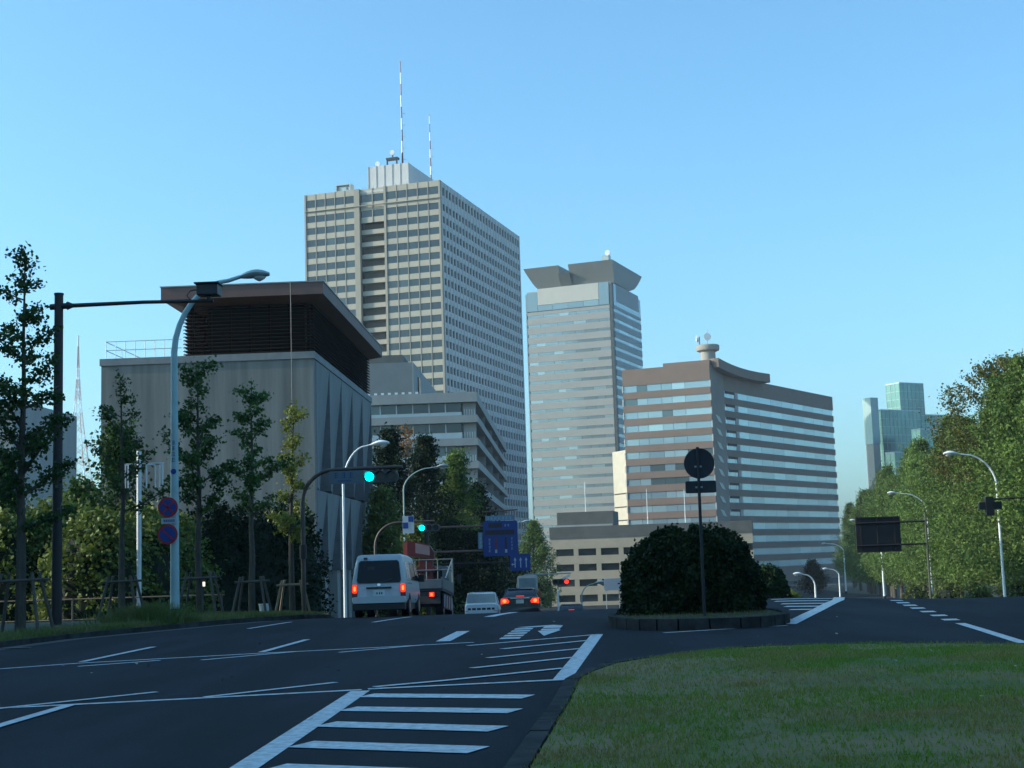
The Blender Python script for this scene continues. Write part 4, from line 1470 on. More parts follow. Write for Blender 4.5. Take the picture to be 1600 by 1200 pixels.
def glyph(parent, x, y, z, s, mt, seed, name='character', axis='y'):
    """a small block of strokes standing for one unreadable character"""
    g = random.Random(seed)
    b = MB()
    for k in range(3):
        zz = z - s * .4 + s * .4 * k
        w = s * g.uniform(.55, .95)
        b.box(x - w / 2, x + w / 2, y - .004, y, zz - s * .05, zz + s * .05)
    xx = x + g.uniform(-.2, .2) * s
    b.box(xx - s * .06, xx + s * .06, y - .006, y - .0045, z - s * .5, z + s * .5)
    return b.build(name, mt, parent)
for k, py in enumerate((692, 701, 710, 719)):
    z = at(272, py, 43).z - sticker.location.z
    glyph(sticker, 0, -.122, z, .12, sign_blue, 20 + k)
MB().disc((0, -.12, at(272, 737, 43).z - sticker.location.z), .085, 'y', .02).build('round_mark', sign_blue, sticker)

# dark pole with sensor arm
o = empty('sensor_pole', (-14.56, 40.0, .15), 0, 'tall dark brown pole with a long arm carrying a black sensor box', 'pole')
MB().tube([(0, 0, -.3), (0, 0, 9.55)], [.15, .125], 14).build('pole', metal_dark, o, smooth=True)
MB().tube([(0, 0, 9.55), (0, 0, 9.6)], .14, 14).build('pole_cap', metal_dark, o)
MB().tube([(-.25, 0, 9.2), (.28, 0, 9.22)], .09, 8).build('clamp', metal_dark, o)
MB().tube([(.25, 0, 9.22), (.42, 0, 9.22)], [.13, .06], 8).build('arm_flange', metal_dark, o)
MB().tube([(.3, 0, 9.22), (2.5, 0, 9.24), (4.55, 0, 9.2)], [.065, .055, .05], 8).build('arm', metal_dark, o, smooth=True)
sb = MB().box(4.1, 4.72, -.2, .3, 9.36, 9.68).build('sensor_box', black_plastic, o, bevel=.02)
MB().box(4.05, 4.77, -.28, .34, 9.68, 9.72).build('sensor_hood', black_plastic, sb)
MB().tube([(4.42, 0, 9.2), (4.42, 0, 9.36)], .08, 8).build('sensor_mount', black_plastic, o)
MB().tube([(3.9, -.02, 9.24), (3.78, -.02, 9.38), (3.88, -.02, 9.52), (4.1, -.02, 9.55)], .018, 6).build('cable', black_plastic, o)

green_on = mat('signal_green_lit', (.0, .95, .85), emit=3.2)
red_on = mat('signal_red_lit', (1.0, .03, .015), emit=1.2)
lens_off = mat('signal_lens_off', (.03, .025, .03), .2, 0, var=.1)
housing = mat('signal_housing', (.05, .06, .07), .5, 0, var=.15)
def signal_head(o, x0, y, z, lit, s=1.0):
    """horizontal three-lens head, green at the left"""
    h = MB().prism(rrect(1.25 * s, .42 * s, .19 * s, 5, x0 + .42 * s, z), 'y', y, y + .16).build('signal_housing', housing, o)
    for k in range(3):
        x = x0 + .40 * s * k + .02
        m_ = {('g', 0): green_on, ('r', 2): red_on}.get((lit, k), lens_off)
        MB().disc((x, y - .012, z), .155 * s, 'y', .03).build('signal_lens', m_, h)
        v = MB()
        ri = []
        for a in [R(20 + 140 * q / 10) for q in range(11)]:
            ri.append((x + .18 * s * math.cos(a), z + .18 * s * math.sin(a)))
        ro = [(x + (px_ - x) * 1.1, z + (pz_ - z) * 1.1) for px_, pz_ in ri]
        v.prism(ri + ro[::-1], 'y', y - .24 * s, y)
        v.build('signal_visor', housing, h)
    return h
def curved_pole(o, H, reach, r, mt=metal_dark, sgn=1, rc=1.1):
    pts = [(0, 0, -.3), (0, 0, H * .4), (0, 0, H - rc)]
    for k in range(1, 9):
        a = math.pi / 2 * k / 8
        pts.append((sgn * rc * (1 - math.cos(a)), 0, H - rc + rc * math.sin(a)))
    pts.append((sgn * reach, 0, H + .03))
    MB().tube(pts, [r] * 3 + [r * .85] * 8 + [r * .7], 10).build('pole', mt, o, smooth=True)
zb = zg(50) + .12
o = empty('traffic_signal', (-9.35, 50, zb), 0, 'green traffic signal on a brown curved pole with a street name plate', 'traffic signal', 'traffic signals')
curved_pole(o, 4.98 - zb, 3.6, .085, mat('signal_pole_brown', (.075, .05, .042), .5, 0, var=.2), rc=1.15)
signal_head(o, -6.94 + 9.35, -.12, 4.68 - zb, 'g')
np_ = MB().box(1.0, 2.16, -.12, -.08, 4.46 - zb, 4.92 - zb).build('name_plate', mat('plate_blue_gray', (.10, .135, .16), .5, 0, var=.05), o)
for k in range(3):
    glyph(np_, 1.24 + k * .27, -.12, 4.76 - zb, .2, sign_blue, 40 + k)
for k in range(9):
    MB().box(1.3 + k * .055, 1.335 + k * .055, -.124, -.12, 4.54 - zb, 4.585 - zb).build('letter', sign_blue, np_)
MB().tube([(0, 0, 2.0), (0, 0, 2.5)], .13, 10).build('control_box', metal_dark, o)
zb = zg(80) + .12
o = empty('traffic_signal', (-10.85, 80, zb), 0, 'second green traffic signal on a curved pole above the white van and truck', 'traffic signal', 'traffic signals')
curved_pole(o, 3.85 - zb, 3.4, .08, MATS['signal_pole_brown'], rc=1.3)
signal_head(o, -8.18 + 10.85, -.12, 3.5 - zb, 'g')
cl = MB().box(1.6, 2.25, -.12, -.08, 3.22 - zb, 4.2 - zb).build('check_plate', sign_white, o)
MB().box(1.93, 2.23, -.13, -.12, 3.86 - zb, 4.18 - zb).build('blue_square', sign_blue, cl)
MB().box(1.62, 1.92, -.13, -.12, 3.5 - zb, 3.84 - zb).build('blue_square', sign_blue, cl)
zb = zg(128) + .1
o = empty('traffic_signal', (-4.6, 128, zb), 0, 'red traffic signal with white hood in front of the tan building', 'traffic signal', 'traffic signals')
curved_pole(o, 0.1 - zb, 4.9, .08, metal_gray, rc=1.0)
hd = signal_head(o, 3.45, -.12, -.62 - zb, 'r', 1.25)
MB().add([(4.0, -.3, -.30 - zb), (4.75, -.3, .02 - zb), (4.8, -.3, -.14 - zb), (4.2, -.3, -.42 - zb), (4.0, -.1, -.30 - zb), (4.75, -.1, .02 - zb), (4.8, -.1, -.14 - zb), (4.2, -.1, -.42 - zb)],
         [(0, 1, 2, 3), (7, 6, 5, 4), (0, 4, 5, 1), (1, 5, 6, 2), (2, 6, 7, 3), (3, 7, 4, 0)]).build('white_hood', metal_white, o)

# blue information board over the road
zb = zg(95)
o = empty('information_board', (-9.4, 95, zb), 0, 'large blue information board on an arm over the road', 'sign')
MB().tube([(0, 0, -.3), (0, 0, 4.8 - zb)], .14, 10).build('pole', metal_dark, o, smooth=True)
rust = mat('rust_brown_beam', (.22, .11, .08), .6, 0, var=.2)
MB().tube([(0, 0, 3.85 - zb), (5.2, 0, 3.85 - zb)], .07, 8).build('arm', rust, o)
MB().tube([(0, 0, 2.2 - zb), (5.2, 0, 2.2 - zb)], .07, 8).build('arm', rust, o)
X0, X1 = 9.4 - 5.58, 9.4 - 3.26
zt, zl = 4.14 - zb, 1.80 - zb
MB().prism(rrect(X1 - X0, zt - zl, .12, 3, (X0 + X1) / 2, (zt + zl) / 2), 'y', -.22, -.1).build('board', sign_blue, o)
MB().tube([(X0 + .0, -.15, 4.78 - zb), (X1 + .05, -.15, 4.86 - zb)], .05, 6).build('top_beam', rust, o)
for x in (X0 + .25, X1 - .2):
    MB().tube([(x, -.15, zt), (x, -.15, 4.8 - zb)], .03, 6).build('strut', rust, o)
tp = MB().box(X0 + .18, X1 - .2, -.22, -.18, zt + .04, zt + .36).build('title_plate', mat('plate_gray_blue', (.17, .27, .36), .5, 0, var=.05), o)
for k in range(7):
    glyph(tp, X0 + .36 + k * .25, -.22, zt + .2, .2, sign_white, 60 + k)
disp = mat('display_dark', (.02, .012, .03), .3, 0, var=.1)
MB().box(X0 + .38, X0 + 1.28, -.24, -.22, zt - .45, zt - .14).build('display', disp, o)
MB().box(X0 + .14, X1 - .2, -.24, -.22, zt - .92, zt - .6).build('display', disp, o)
glyph(o, X0 + 1.5, -.22, zt - .3, .15, sign_white, 71)
glyph(o, X0 + 1.72, -.22, zt - .3, .15, sign_white, 72)
MB().box(X0 + .78, X0 + .92, -.24, -.22, zt - 1.85, zt - 1.1).build('display', mat('display_red', (.16, .03, .05), .4), o)
MB().box(X0 + 1.46, X0 + 1.58, -.24, -.22, zt - 1.85, zt - 1.1).build('display', disp, o)
for x in (X0 + .85, X0 + 1.52):
    MB().box(x - .07, x + .07, -.24, -.22, zt - 2.12, zt - 1.9).build('level_mark', sign_white, o)
for k in range(4):
    glyph(o, X0 + .42, -.22, zt - 1.25 - k * .24, .17, sign_white, 80 + k)
    glyph(o, X0 + 1.92, -.22, zt - 1.2 - k * .22, .15, mat('pale_green_ink', (.30, .42, .30), .5), 90 + k)
sp_ = MB().box(X0 - .34, X0 - .05, -.2, -.16, 2.32 - zb, 3.42 - zb).build('side_plate', MATS['plate_gray_blue'], o)
for k in range(4):
    glyph(sp_, X0 - .195, -.2, 3.25 - zb - k * .25, .18, sign_white, 100 + k)
# lane sign below it
zb2 = zg(92)
o = empty('lane_sign', (-9.0, 92, zb2), 0, 'small blue lane sign with three white arrows beside the large blue board', 'sign')
MB().tube([(0, 0, -.3), (0, 0, 1.9 - zb2)], .1, 8).build('pole', metal_dark, o, smooth=True)
MB().tube([(0, 0, 1.4 - zb2), (6.6, 0, 1.4 - zb2)], .05, 8).build('arm', metal_dark, o)
xa, xb = 9.0 - 3.70, 9.0 - 2.38
MB().prism(rrect(xb - xa, 1.08, .08, 3, (xa + xb) / 2, 1.36 - zb2), 'y', -.16, -.1).build('board', sign_blue, o)
def arrow(x, z, h):
    MB().box(x - .03, x + .03, -.175, -.16, z, z + h * .75).add([(x - .09, -.17, z + h * .7), (x + .09, -.17, z + h * .7), (x, -.17, z + h)], [(0, 1, 2)]).build('arrow', sign_white, o)
for k in range(3):
    arrow(xa + .32 + k * .36, 1.02 - zb2, .66)
x = xa + .32
MB().box(x - .16, x - .03, -.178, -.16, 1.2 - zb2, 1.26 - zb2).add([(x - .15, -.178, 1.14 - zb2), (x - .15, -.178, 1.32 - zb2), (x - .25, -.178, 1.23 - zb2)], [(0, 1, 2)]).build('arrow', sign_white, o)

# back of an overhead sign and a signal on the right road
zb = zg(70)
o = empty('overhead_board', (17.6, 70, zb), 0, 'dark back of an overhead road board in front of the right trees', 'sign')
bk = mat('board_back', (.022, .017, .018), .6, 0, var=.2)
MB().box(14.2 - 17.6, 16.36 - 17.6, .05, .12, 1.36 - zb, 3.08 - zb).build('board', bk, o)
for z in (1.68, 2.78):
    MB().tube([(14.18 - 17.6, 0, z - zb), (0, 0, z + .02 - zb)], .045, 8).build('arm', metal_dark, o)
for x in (14.45, 15.25, 16.1):
    MB().box(x - .035 - 17.6, x + .035 - 17.6, .01, .05, 1.4 - zb, 3.04 - zb).build('rib', metal_dark, o)
MB().box(14.2 - 17.6, 16.36 - 17.6, -.005, .05, 3.02 - zb, 3.08 - zb).box(14.2 - 17.6, 16.36 - 17.6, -.005, .05, 1.36 - zb, 1.42 - zb).build('rim', metal_dark, o)
MB().tube([(0, 0, -.3), (0, 0, 3.2 - zb)], .06, 8).build('pole', mat('dull_green_pole', (.06, .075, .045), .7), o, smooth=True)
zb = zg(62)
o = empty('traffic_signal', (21.6, 62, zb), 0, 'dark back of a cross-shaped signal at the right edge before the trees', 'traffic signal')
zc = 3.22 - zb
MB().prism(rrect(.98, .32, .06, 3, 18.42 - 21.6, zc + .02), 'y', 0, .2).build('signal_housing', black_plastic, o)
MB().prism(rrect(.34, .82, .06, 3, 18.38 - 21.6, zc), 'y', -.06, .22).build('signal_housing', black_plastic, o)
MB().tube([(18.2 - 21.6, .1, zc + .28), (0, .1, zc + .36)], .035, 8).build('arm', metal_dark, o)
MB().tube([(0, .1, -.3), (0, .1, zc + 1)], .08, 8).build('pole', metal_dark, o, smooth=True)

# back of the round sign on the island
o = empty('round_sign', (2.97, 31.5, .22), 0, 'dark back of a round sign and small plate on the island post', 'sign')
sb_ = mat('sign_back', (.028, .03, .036), .6, .2, var=.25, scale=3)
MB().tube([(0, 0, -.1), (.02, 0, 3.75)], .035, 10).build('post', sb_, o, smooth=True)
MB().disc((.05, .06, 3.61 - .22), .34, 'y', .02, 40).build('round_plate', sb_, o)
MB().prism(rrect(.68, .27, .03, 3, .06, 3.085 - .22), 'y', .05, .07).build('text_plate', sb_, o)
MB().box(-.06, .1, .03, .05, 3.3, 3.34).box(-.06, .1, .03, .05, 2.84, 2.88).build('bracket', metal_gray, o)

# small things on the left verge
o = empty('low_fence', (-16.6, 50.5, zg(50.5) + .2), 0, 'low pale rail fence behind the grass on the left verge', 'fence')
for z in (.05, .78):
    MB().tube([(-5, 0, z), (4.3, 0, z)], .03, 6).build('rail', stake, o)
for k in range(6):
    MB().tube([(-4.8 + k * 1.8, 0, -.2), (-4.8 + k * 1.8, 0, .82)], .035, 6).build('post', dk, o)
p = at(317, 912, 48.5)
o = empty('marker_post', (p.x, 48.5, zg(48.5) + .2), 0, 'short marker post with a white cap made to glow and red top', 'post')
zt = p.z - o.location.z
MB().tube([(0, 0, -.1), (0, 0, zt - .08)], .035, 8).build('post', metal_dark, o)
MB().tube([(0, 0, zt - .09), (0, 0, zt + .06)], .075, 10).build('glow_cap', mat('marker_glow', (.9, .86, .72), emit=.9), o)  # cap is no lamp; its glow imitates a sunlit bright spot
MB().tube([(0, 0, zt + .12), (0, 0, zt + .26)], .05, 10).tube([(0, 0, zt + .06), (0, 0, zt + .12)], .02, 6).build('red_top', red_paint, o)
o = empty('frame_post', (-16.0, 52.5, zg(52.5) + .1), 0, 'white post with pale outline frames left of the tall lamp', 'post')
zb = o.location.z
MB().tube([(0, 0, -.2), (0, 0, 6.1 - zb)], .09, 12).build('post', metal_white, o, smooth=True)
for xa_, xb_ in ((-.52, -.42), (.28, .78), (.62, .9)):
    fr = MB()
    for x in (xa_, xb_):
        fr.box(x - .02, x + .02, -.03, .03, 4.72 - zb, 5.6 - zb)
    fr.box(xa_, xb_, -.02, .02, 5.56 - zb, 5.6 - zb)
    fr.build('outline_frame', metal_white, o)
MB().box(-.55, .95, -.015, .015, 5.61 - zb, 5.645 - zb).build('top_bar', metal_white, o)
p = at(436, 853, 68)
o = empty('small_sign', (at(469, 870, 68).x, 68, zg(68)), 0, 'small blue plate on a thin bracket beside the curved signal pole', 'sign')
zp = p.z - o.location.z
MB().tube([(0, 0, -.2), (0, 0, zp + .1)], .03, 6).tube([(0, 0, zp + .1), (p.x - o.location.x, 0, zp + .1)], .025, 6).build('bracket_post', metal_gray, o)
MB().box(p.x - o.location.x - .12, p.x - o.location.x + .16, -.06, -.03, zp - .2, zp + .14).build('plate', sign_blue, o)
MB().box(p.x - o.location.x - .12, p.x - o.location.x + .16, -.07, -.06, zp - .19, zp - .08).build('plate_text', sign_white, o)
p = gp(406, 955)
o = empty('planter_tub', (-10.55, 49.0, zg(49) + .2), 0, 'small white tub beside the stakes of the yellow-green tree', 'tub')
MB().tube([(0, 0, 0), (0, 0, .34)], [.15, .19], 12).build('tub', white_paint, o, smooth=True)
MB().tube([(0, 0, .34), (0, 0, .37)], .205, 12).build('rim', white_paint, o)
p = at(957, 913, 110)
o = empty('site_board', (p.x, 110, zg(110)), 0, 'pale grey board on legs left of the island bush in the distance', 'sign')
zp = p.z - o.location.z
MB().box(-.65, .65, -.04, .04, zp - .45, zp + .45).build('board', white_panel, o)
for x in (-.5, .5):
    MB().tube([(x, .05, -.2), (x, .05, zp + .4)], .04, 6).build('leg', metal_gray, o)
p = at(872, 932, 90)
o = empty('bollard', (p.x, 90, zg(90)), 0, 'slim white bollard in front of the tan building', 'bollard')
MB().tube([(0, 0, -.1), (0, 0, p.z - o.location.z + .35)], .06, 8).build('post', metal_white, o)
MB().tube([(0, 0, p.z - o.location.z + .35), (0, 0, p.z - o.location.z + .42)], [.06, .02], 8).build('cap', metal_white, o)

# ------------------------------------------------------------------ vehicles
tyre_m = mat('tyre', (.012, .012, .013), .85, 0, var=.2)
rim_m = mat('wheel_rim', (.32, .33, .34), .35, .7, var=.1)
brake_on = mat('brake_lamp_lit', (1.0, .03, .008), emit=.8)
brake_core = mat('brake_lamp_core', (1.0, .16, .03), emit=1.4)
lamp_off = mat('lamp_red_off', (.12, .012, .015), .25, 0, var=.1)
car_glass = mat('car_glass', (.012, .012, .018), .12, 0, var=.1, spec=.18)
car_glass_reflect = mat('car_glass_reflect', (.42, .46, .48), .1, .2, var=.1, spec=.8)  # pale tint imitates a whitish reflection in the glass
van_white = mat('van_white', (.47, .50, .52), .3, 0, var=.04, spec=.6)
chrome = mat('chrome', (.6, .62, .63), .15, .9, var=.05)

def wheel(o, x, y, r=.32, w=.19):
    t = MB().tube([(x - w / 2, y, r), (x + w / 2, y, r)], r, 20).build('wheel', tyre_m, o, smooth=True)
    MB().tube([(x - w / 2 - .005, y, r), (x + w / 2 + .005, y, r)], r * .62, 16).build('rim', rim_m, t, smooth=True)

def ring_section(y, w, zb, zt, wt, n=5, rt=.12, slope=0.0, z0=.9):
    """closed cross-section: width w at the belt, wt at the roof"""
    half = [(w * .93, zb), (w, zb + .14), (w, zb + (zt - zb) * .45)]
    half += [(w + (wt - w) * .55, zb + (zt - zb) * .75)]
    for k in range(n):
        a = math.pi / 2 * k / (n - 1)
        half.append((wt - rt + rt * math.cos(a), zt - rt + rt * math.sin(a)))
    pts = half + [(-x, z) for x, z in half[::-1]]
    return [(x, y + slope * max(0, z - z0), z) for x, z in pts]

def plate_y(name, poly, yfun, mt, parent, th=.02):
    """thin plate on a rear face: poly in (x, z), y from yfun(z)"""
    n = len(poly)
    vs = [(x, yfun(z) - th, z) for x, z in poly] + [(x, yfun(z) + .01, z) for x, z in poly]
    fs = [tuple(range(n)), tuple(range(2 * n - 1, n - 1, -1))] + [(i, i + n, (i + 1) % n + n, (i + 1) % n) for i in range(n)]
    return MB().add(vs, fs).build(name, mt, parent)
def plate_x(name, poly, xfun, mt, parent, sgn=1, th=.015):
    n = len(poly)
    vs = [(sgn * (xfun(z) + th), y, z) for y, z in poly] + [(sgn * (xfun(z) - .02), y, z) for y, z in poly]
    fs = [tuple(range(n)), tuple(range(2 * n - 1, n - 1, -1))] + [(i, i + n, (i + 1) % n + n, (i + 1) % n) for i in range(n)]
    return MB().add(vs, fs).build(name, mt, parent)

def ground_tilt(o, Yp):
    o.rotation_euler = (math.atan((zg(Yp + 2.6) - zg(Yp + .4)) / 2.2), 0, 0)

def white_van():
    Yp = 44.6
    o = empty('white_van', (-5.96, Yp, zg(Yp) + .005), 0, 'white delivery van seen from behind with lit brake lamps', 'van')
    ground_tilt(o, Yp)
    w = .86
    st = [(.0, .97, 1.86, .93), (.06, 1.0, 1.94, 1.0), (.5, 1.0, 1.97, 1.0), (2.2, 1.0, 1.98, 1.0), (3.4, 1.0, 1.95, .98), (3.9, .99, 1.85, .95), (4.35, .97, 1.35, .97), (4.68, .90, 1.05, .96)]
    rings = []
    for y, f, zt, ft in st:
        rings.append(ring_section(y, w * f, .42, zt, w * (.84 if zt > 1.5 else .9) * ft, slope=.11 if y < .6 else 0))
    body = MB().loft(rings).build('body', van_white, o, smooth=True)
    yr = lambda z: .0 + .11 * max(0, z - .9)
    plate_y('rear_window', [(-.66, 1.06), (.66, 1.06), (.70, 1.14), (.64, 1.70), (.58, 1.76), (-.58, 1.76), (-.64, 1.70), (-.70, 1.14)], yr, car_glass, o)
    plate_y('wiper', [(-.05, 1.08), (.0, 1.06), (.42, 1.16), (.42, 1.19)], lambda z: yr(z) - .025, black_plastic, o)
    plate_y('window_sticker', rrect(.22, .12, .05, 3, -.26, 1.52), lambda z: yr(z) - .02, black_plastic, o, .006)
    plate_y('brake_light_housing', rrect(.12, .07, .02, 3, -.42, 1.83), lambda z: yr(z) - .03, black_plastic, o, .03)
    for s in (-1, 1):
        lampo = plate_y('tail_lamp', rrect(.16, .46, .04, 3, s * .765, .80), lambda z: yr(z) - .01, lamp_off, o, .03)
        plate_y('brake_lamp', rrect(.15, .27, .04, 3, s * .765, .885), lambda z: yr(z) - .04, brake_on, lampo, .012)
        plate_y('brake_core', rrect(.07, .15, .03, 3, s * .765, .885), lambda z: yr(z) - .053, brake_core, lampo, .008)
    plate_y('garnish', [(-.40, .88), (.40, .88), (.40, .93), (-.40, .93)], lambda z: -.01, black_plastic, o, .03)
    pl = plate_y('number_plate', rrect(.36, .18, .015, 2, .0, .74), lambda z: -.015, mat('plate_white', (.6, .63, .64), .5), o, .012)
    for k, xk in enumerate((-.06, .02, .09)):
        plate_y('digit', [(xk - .02, .70), (xk + .02, .70), (xk + .02, .77), (xk - .02, .77)], lambda z: -.028, mat('plate_ink', (.04, .07, .05), .6), pl, .003)
    plate_y('plate_recess', rrect(.76, .26, .03, 2, 0, .75), lambda z: .0, mat('van_recess', (.46, .49, .51), .4), o, .006)
    plate_y('emblem', [(.06 * math.cos(a), 1.0 + .04 * math.sin(a)) for a in [2 * math.pi * q / 14 for q in range(14)]], yr, chrome, o, .015)
    bp = MB()
    bp.loft([[(x, y0, z) for x, z in rrect(1.70 * f, .20, .05, 3, 0, .53)] for y0, f in ((-.10, .97), (-.07, 1.0), (.25, 1.01))])
    bp.build('rear_bumper', van_white, o, smooth=True)
    MB().box(-.78, .78, -.02, 4.3, .22, .42).build('underbody', black_plastic, o)
    MB().box(-.82, .82, -.07, .3, .20, .43).build('bumper_skirt', black_plastic, o, bevel=.03)
    xs = lambda z: w - (w - w * .84) * max(0, min(1, (z - 1.13) / .72)) * 1.0
    for s in (-1, 1):
        for k, (ya, yb) in enumerate(((.35, 1.5), (1.62, 2.75))):
            plate_x('side_window', [(ya, 1.14), (yb, 1.14), (yb, 1.72), (ya + .08, 1.72)], xs, car_glass_reflect if k == 0 and s > 0 else car_glass, o, s)
        plate_x('door_window', [(2.88, 1.14), (3.95, 1.14), (3.62, 1.72), (2.88, 1.72)], xs, car_glass, o, s)
        plate_x('door_seam', [(2.80, .5), (2.82, .5), (2.82, 1.8), (2.80, 1.8)], lambda z: w if z < 1.1 else xs(z), black_plastic, o, s, .004)
        plate_x('slide_rail', [(.4, 1.02), (1.6, 1.02), (1.6, 1.05), (.4, 1.05)], lambda z: w, mat('rail_gray', (.2, .21, .22), .5), o, s, .006)
        MB().box(s * .86 if s > 0 else -1.06, s * 1.06 if s > 0 else -.86, 3.72, 3.84, 1.12, 1.36).build('mirror', black_plastic, o, bevel=.02)
        for y in (.95, 3.75):
            MB().tube([(s * (w - .09), y, .345), (s * (w + .004), y, .345)], .385, 20).build('wheel_arch', black_plastic, o, smooth=True)
            wheel(o, s * (w - .10), y, .325, .22)
    return o
white_van()

def crane_truck():
    Yp = 51.6
    o = empty('crane_truck', (-5.62, Yp, zg(Yp)), 0, 'flatbed truck with a red folded crane standing ahead of the white van', 'truck')
    ground_tilt(o, Yp)
    w = 1.04
    bed = mat('truck_bed', (.06, .055, .055), .7, 0, var=.2)
    gate = mat('truck_gate', (.13, .15, .16), .5, .2, var=.2)
    MB().box(-w, w, .0, 5.0, .92, 1.02).build('bed_floor', bed, o)
    for k in range(2):
        x0_, x1_ = (-w, -.05) if k == 0 else (.02, w)
        MB().box(x0_ + .02, x1_ - .02, -.04, .0, 1.0, 1.34).build('tail_gate', gate, o, bevel=.012)
    for s in (-1, 1):
        MB().prism([(0, 1.02), (4.6, 1.02), (4.6, 1.42), (0, 1.36)], 'x', s * w - .03, s * w + .02).build('side_gate', gate, o)
        MB().box(s * w - .05, s * w + .03, .05, .15, 1.0, 1.42).build('gate_post', gate, o)
    MB().box(-.5, .5, .1, 6.2, .55, .9).build('chassis', black_plastic, o)
    MB().box(-.95, .95, .02, .14, .46, .90).build('rear_panel', bed, o)
    for s in (-1, 1):
        lp = MB().box(s * .68 - .16, s * .68 + .16, -.03, .02, .70, .88).build('tail_lamp', lamp_off, o)
        MB().box(s * .68 - .12, s * .68 + .06, -.045, -.03, .71, .87).build('brake_lamp', brake_on, lp)
        MB().box(s * .66 - .05, s * .66 + .02, -.055, -.045, .74, .84).build('brake_core', brake_core, lp)
    MB().box(-.42, .1, -.04, .02, .42, .60).build('number_plate', mat('amber_plate', (.45, .16, .04), .5), o)
    # striped side guard
    for s in (-1, 1):
        g = MB().box(s * w - .05, s * w, .5, 4.3, .3, .85).build('side_guard', mat('guard_dark', (.05, .03, .035), .6), o)
        for k in range(7):
            y = .6 + k * .52
            c = MB().prism([(y, .34), (y + .26, .34), (y + .5, .8), (y + .24, .8)], 'x', s * w + (.002 if s > 0 else -.012), s * w + (.012 if s > 0 else -.002)).build('guard_stripe', red_paint if k % 2 else sign_white, g)
        for y in (.95, 4.9):
            wheel(o, s * (w - .18), y, .40, .26)
    # goal-post frame behind the cab
    fr = MB()
    for x in (-w, -.45, .0, .45, w):
        fr.tube([(x, 4.75, 1.0), (x, 4.75, 2.36)], .022 if abs(x) < w else .038, 7)
    for z in (1.95, 2.36):
        fr.tube([(-w, 4.75, z), (w, 4.75, z)], .026, 7)
    fr.tube([(w, 4.75, 2.36), (w + .02, 1.2, 1.42)], .03, 7)
    fr.build('guard_frame', mat('frame_pale', (.15, .18, .18), .5, .1), o, smooth=True)
    # crane
    cr_o = MB().box(-.34, .22, 5.0, 5.45, .9, 2.42).build('crane_column', red_paint, o, bevel=.03)
    MB().box(-.40, .28, 4.95, 5.5, 1.9, 2.1).build('crane_collar', red_paint, cr_o)
    bm_ = MB()
    bm_.loft([[(-.95, 5.0, 2.62), (-.95, 5.45, 2.62), (-.95, 5.45, 3.05), (-.95, 5.0, 3.05)], [(-.78, 4.95, 2.58), (-.78, 5.5, 2.58), (-.78, 5.5, 3.18), (-.78, 4.95, 3.18)],
              [(.1, 4.95, 2.42), (.1, 5.5, 2.42), (.1, 5.5, 2.98), (.1, 4.95, 2.98)], [(.28, 5.0, 2.36), (.28, 5.45, 2.36), (.28, 5.45, 2.7), (.28, 5.0, 2.7)]])
    bm_.build('crane_boom', red_paint, cr_o)
    MB().add([(-.45, 4.93, 2.66), (.12, 4.93, 2.54), (.12, 4.93, 2.92), (-.45, 4.93, 3.06), (-.45, 4.95, 2.66), (.12, 4.95, 2.54), (.12, 4.95, 2.92), (-.45, 4.95, 3.06)],
             [(0, 1, 2, 3), (7, 6, 5, 4), (0, 4, 5, 1), (1, 5, 6, 2), (2, 6, 7, 3), (3, 7, 4, 0)]).build('boom_panel', mat('faded_panel', (.24, .17, .17), .6), cr_o)
    cab = MB().loft([[(x, y, z) for x, z in rrect(1.8 * f, h_, .15, 3, -.08, .75 + h_ / 2)] for y, f, h_ in ((5.6, 1, 1.4), (6.6, 1, 1.45), (7.15, .98, 1.3), (7.25, .95, 1.0))]).build('cab', mat('cab_gray', (.15, .17, .18), .4), o, smooth=True)
    plate_y('cab_window', rrect(1.1, .4, .06, 3, 0, 1.85), lambda z: 5.6, car_glass, cab)
    for s in (-1, 1):
        MB().box(s * 1.12 - .08, s * 1.12 + .08, 6.8, 6.86, 1.5, 1.85).build('mirror', black_plastic, o)
    MB().box(-.55, -.28, 3.9, 4.2, 1.02, 1.5).build('load_drum', mat('load_blue', (.10, .20, .26), .6), o)
    return o
crane_truck()

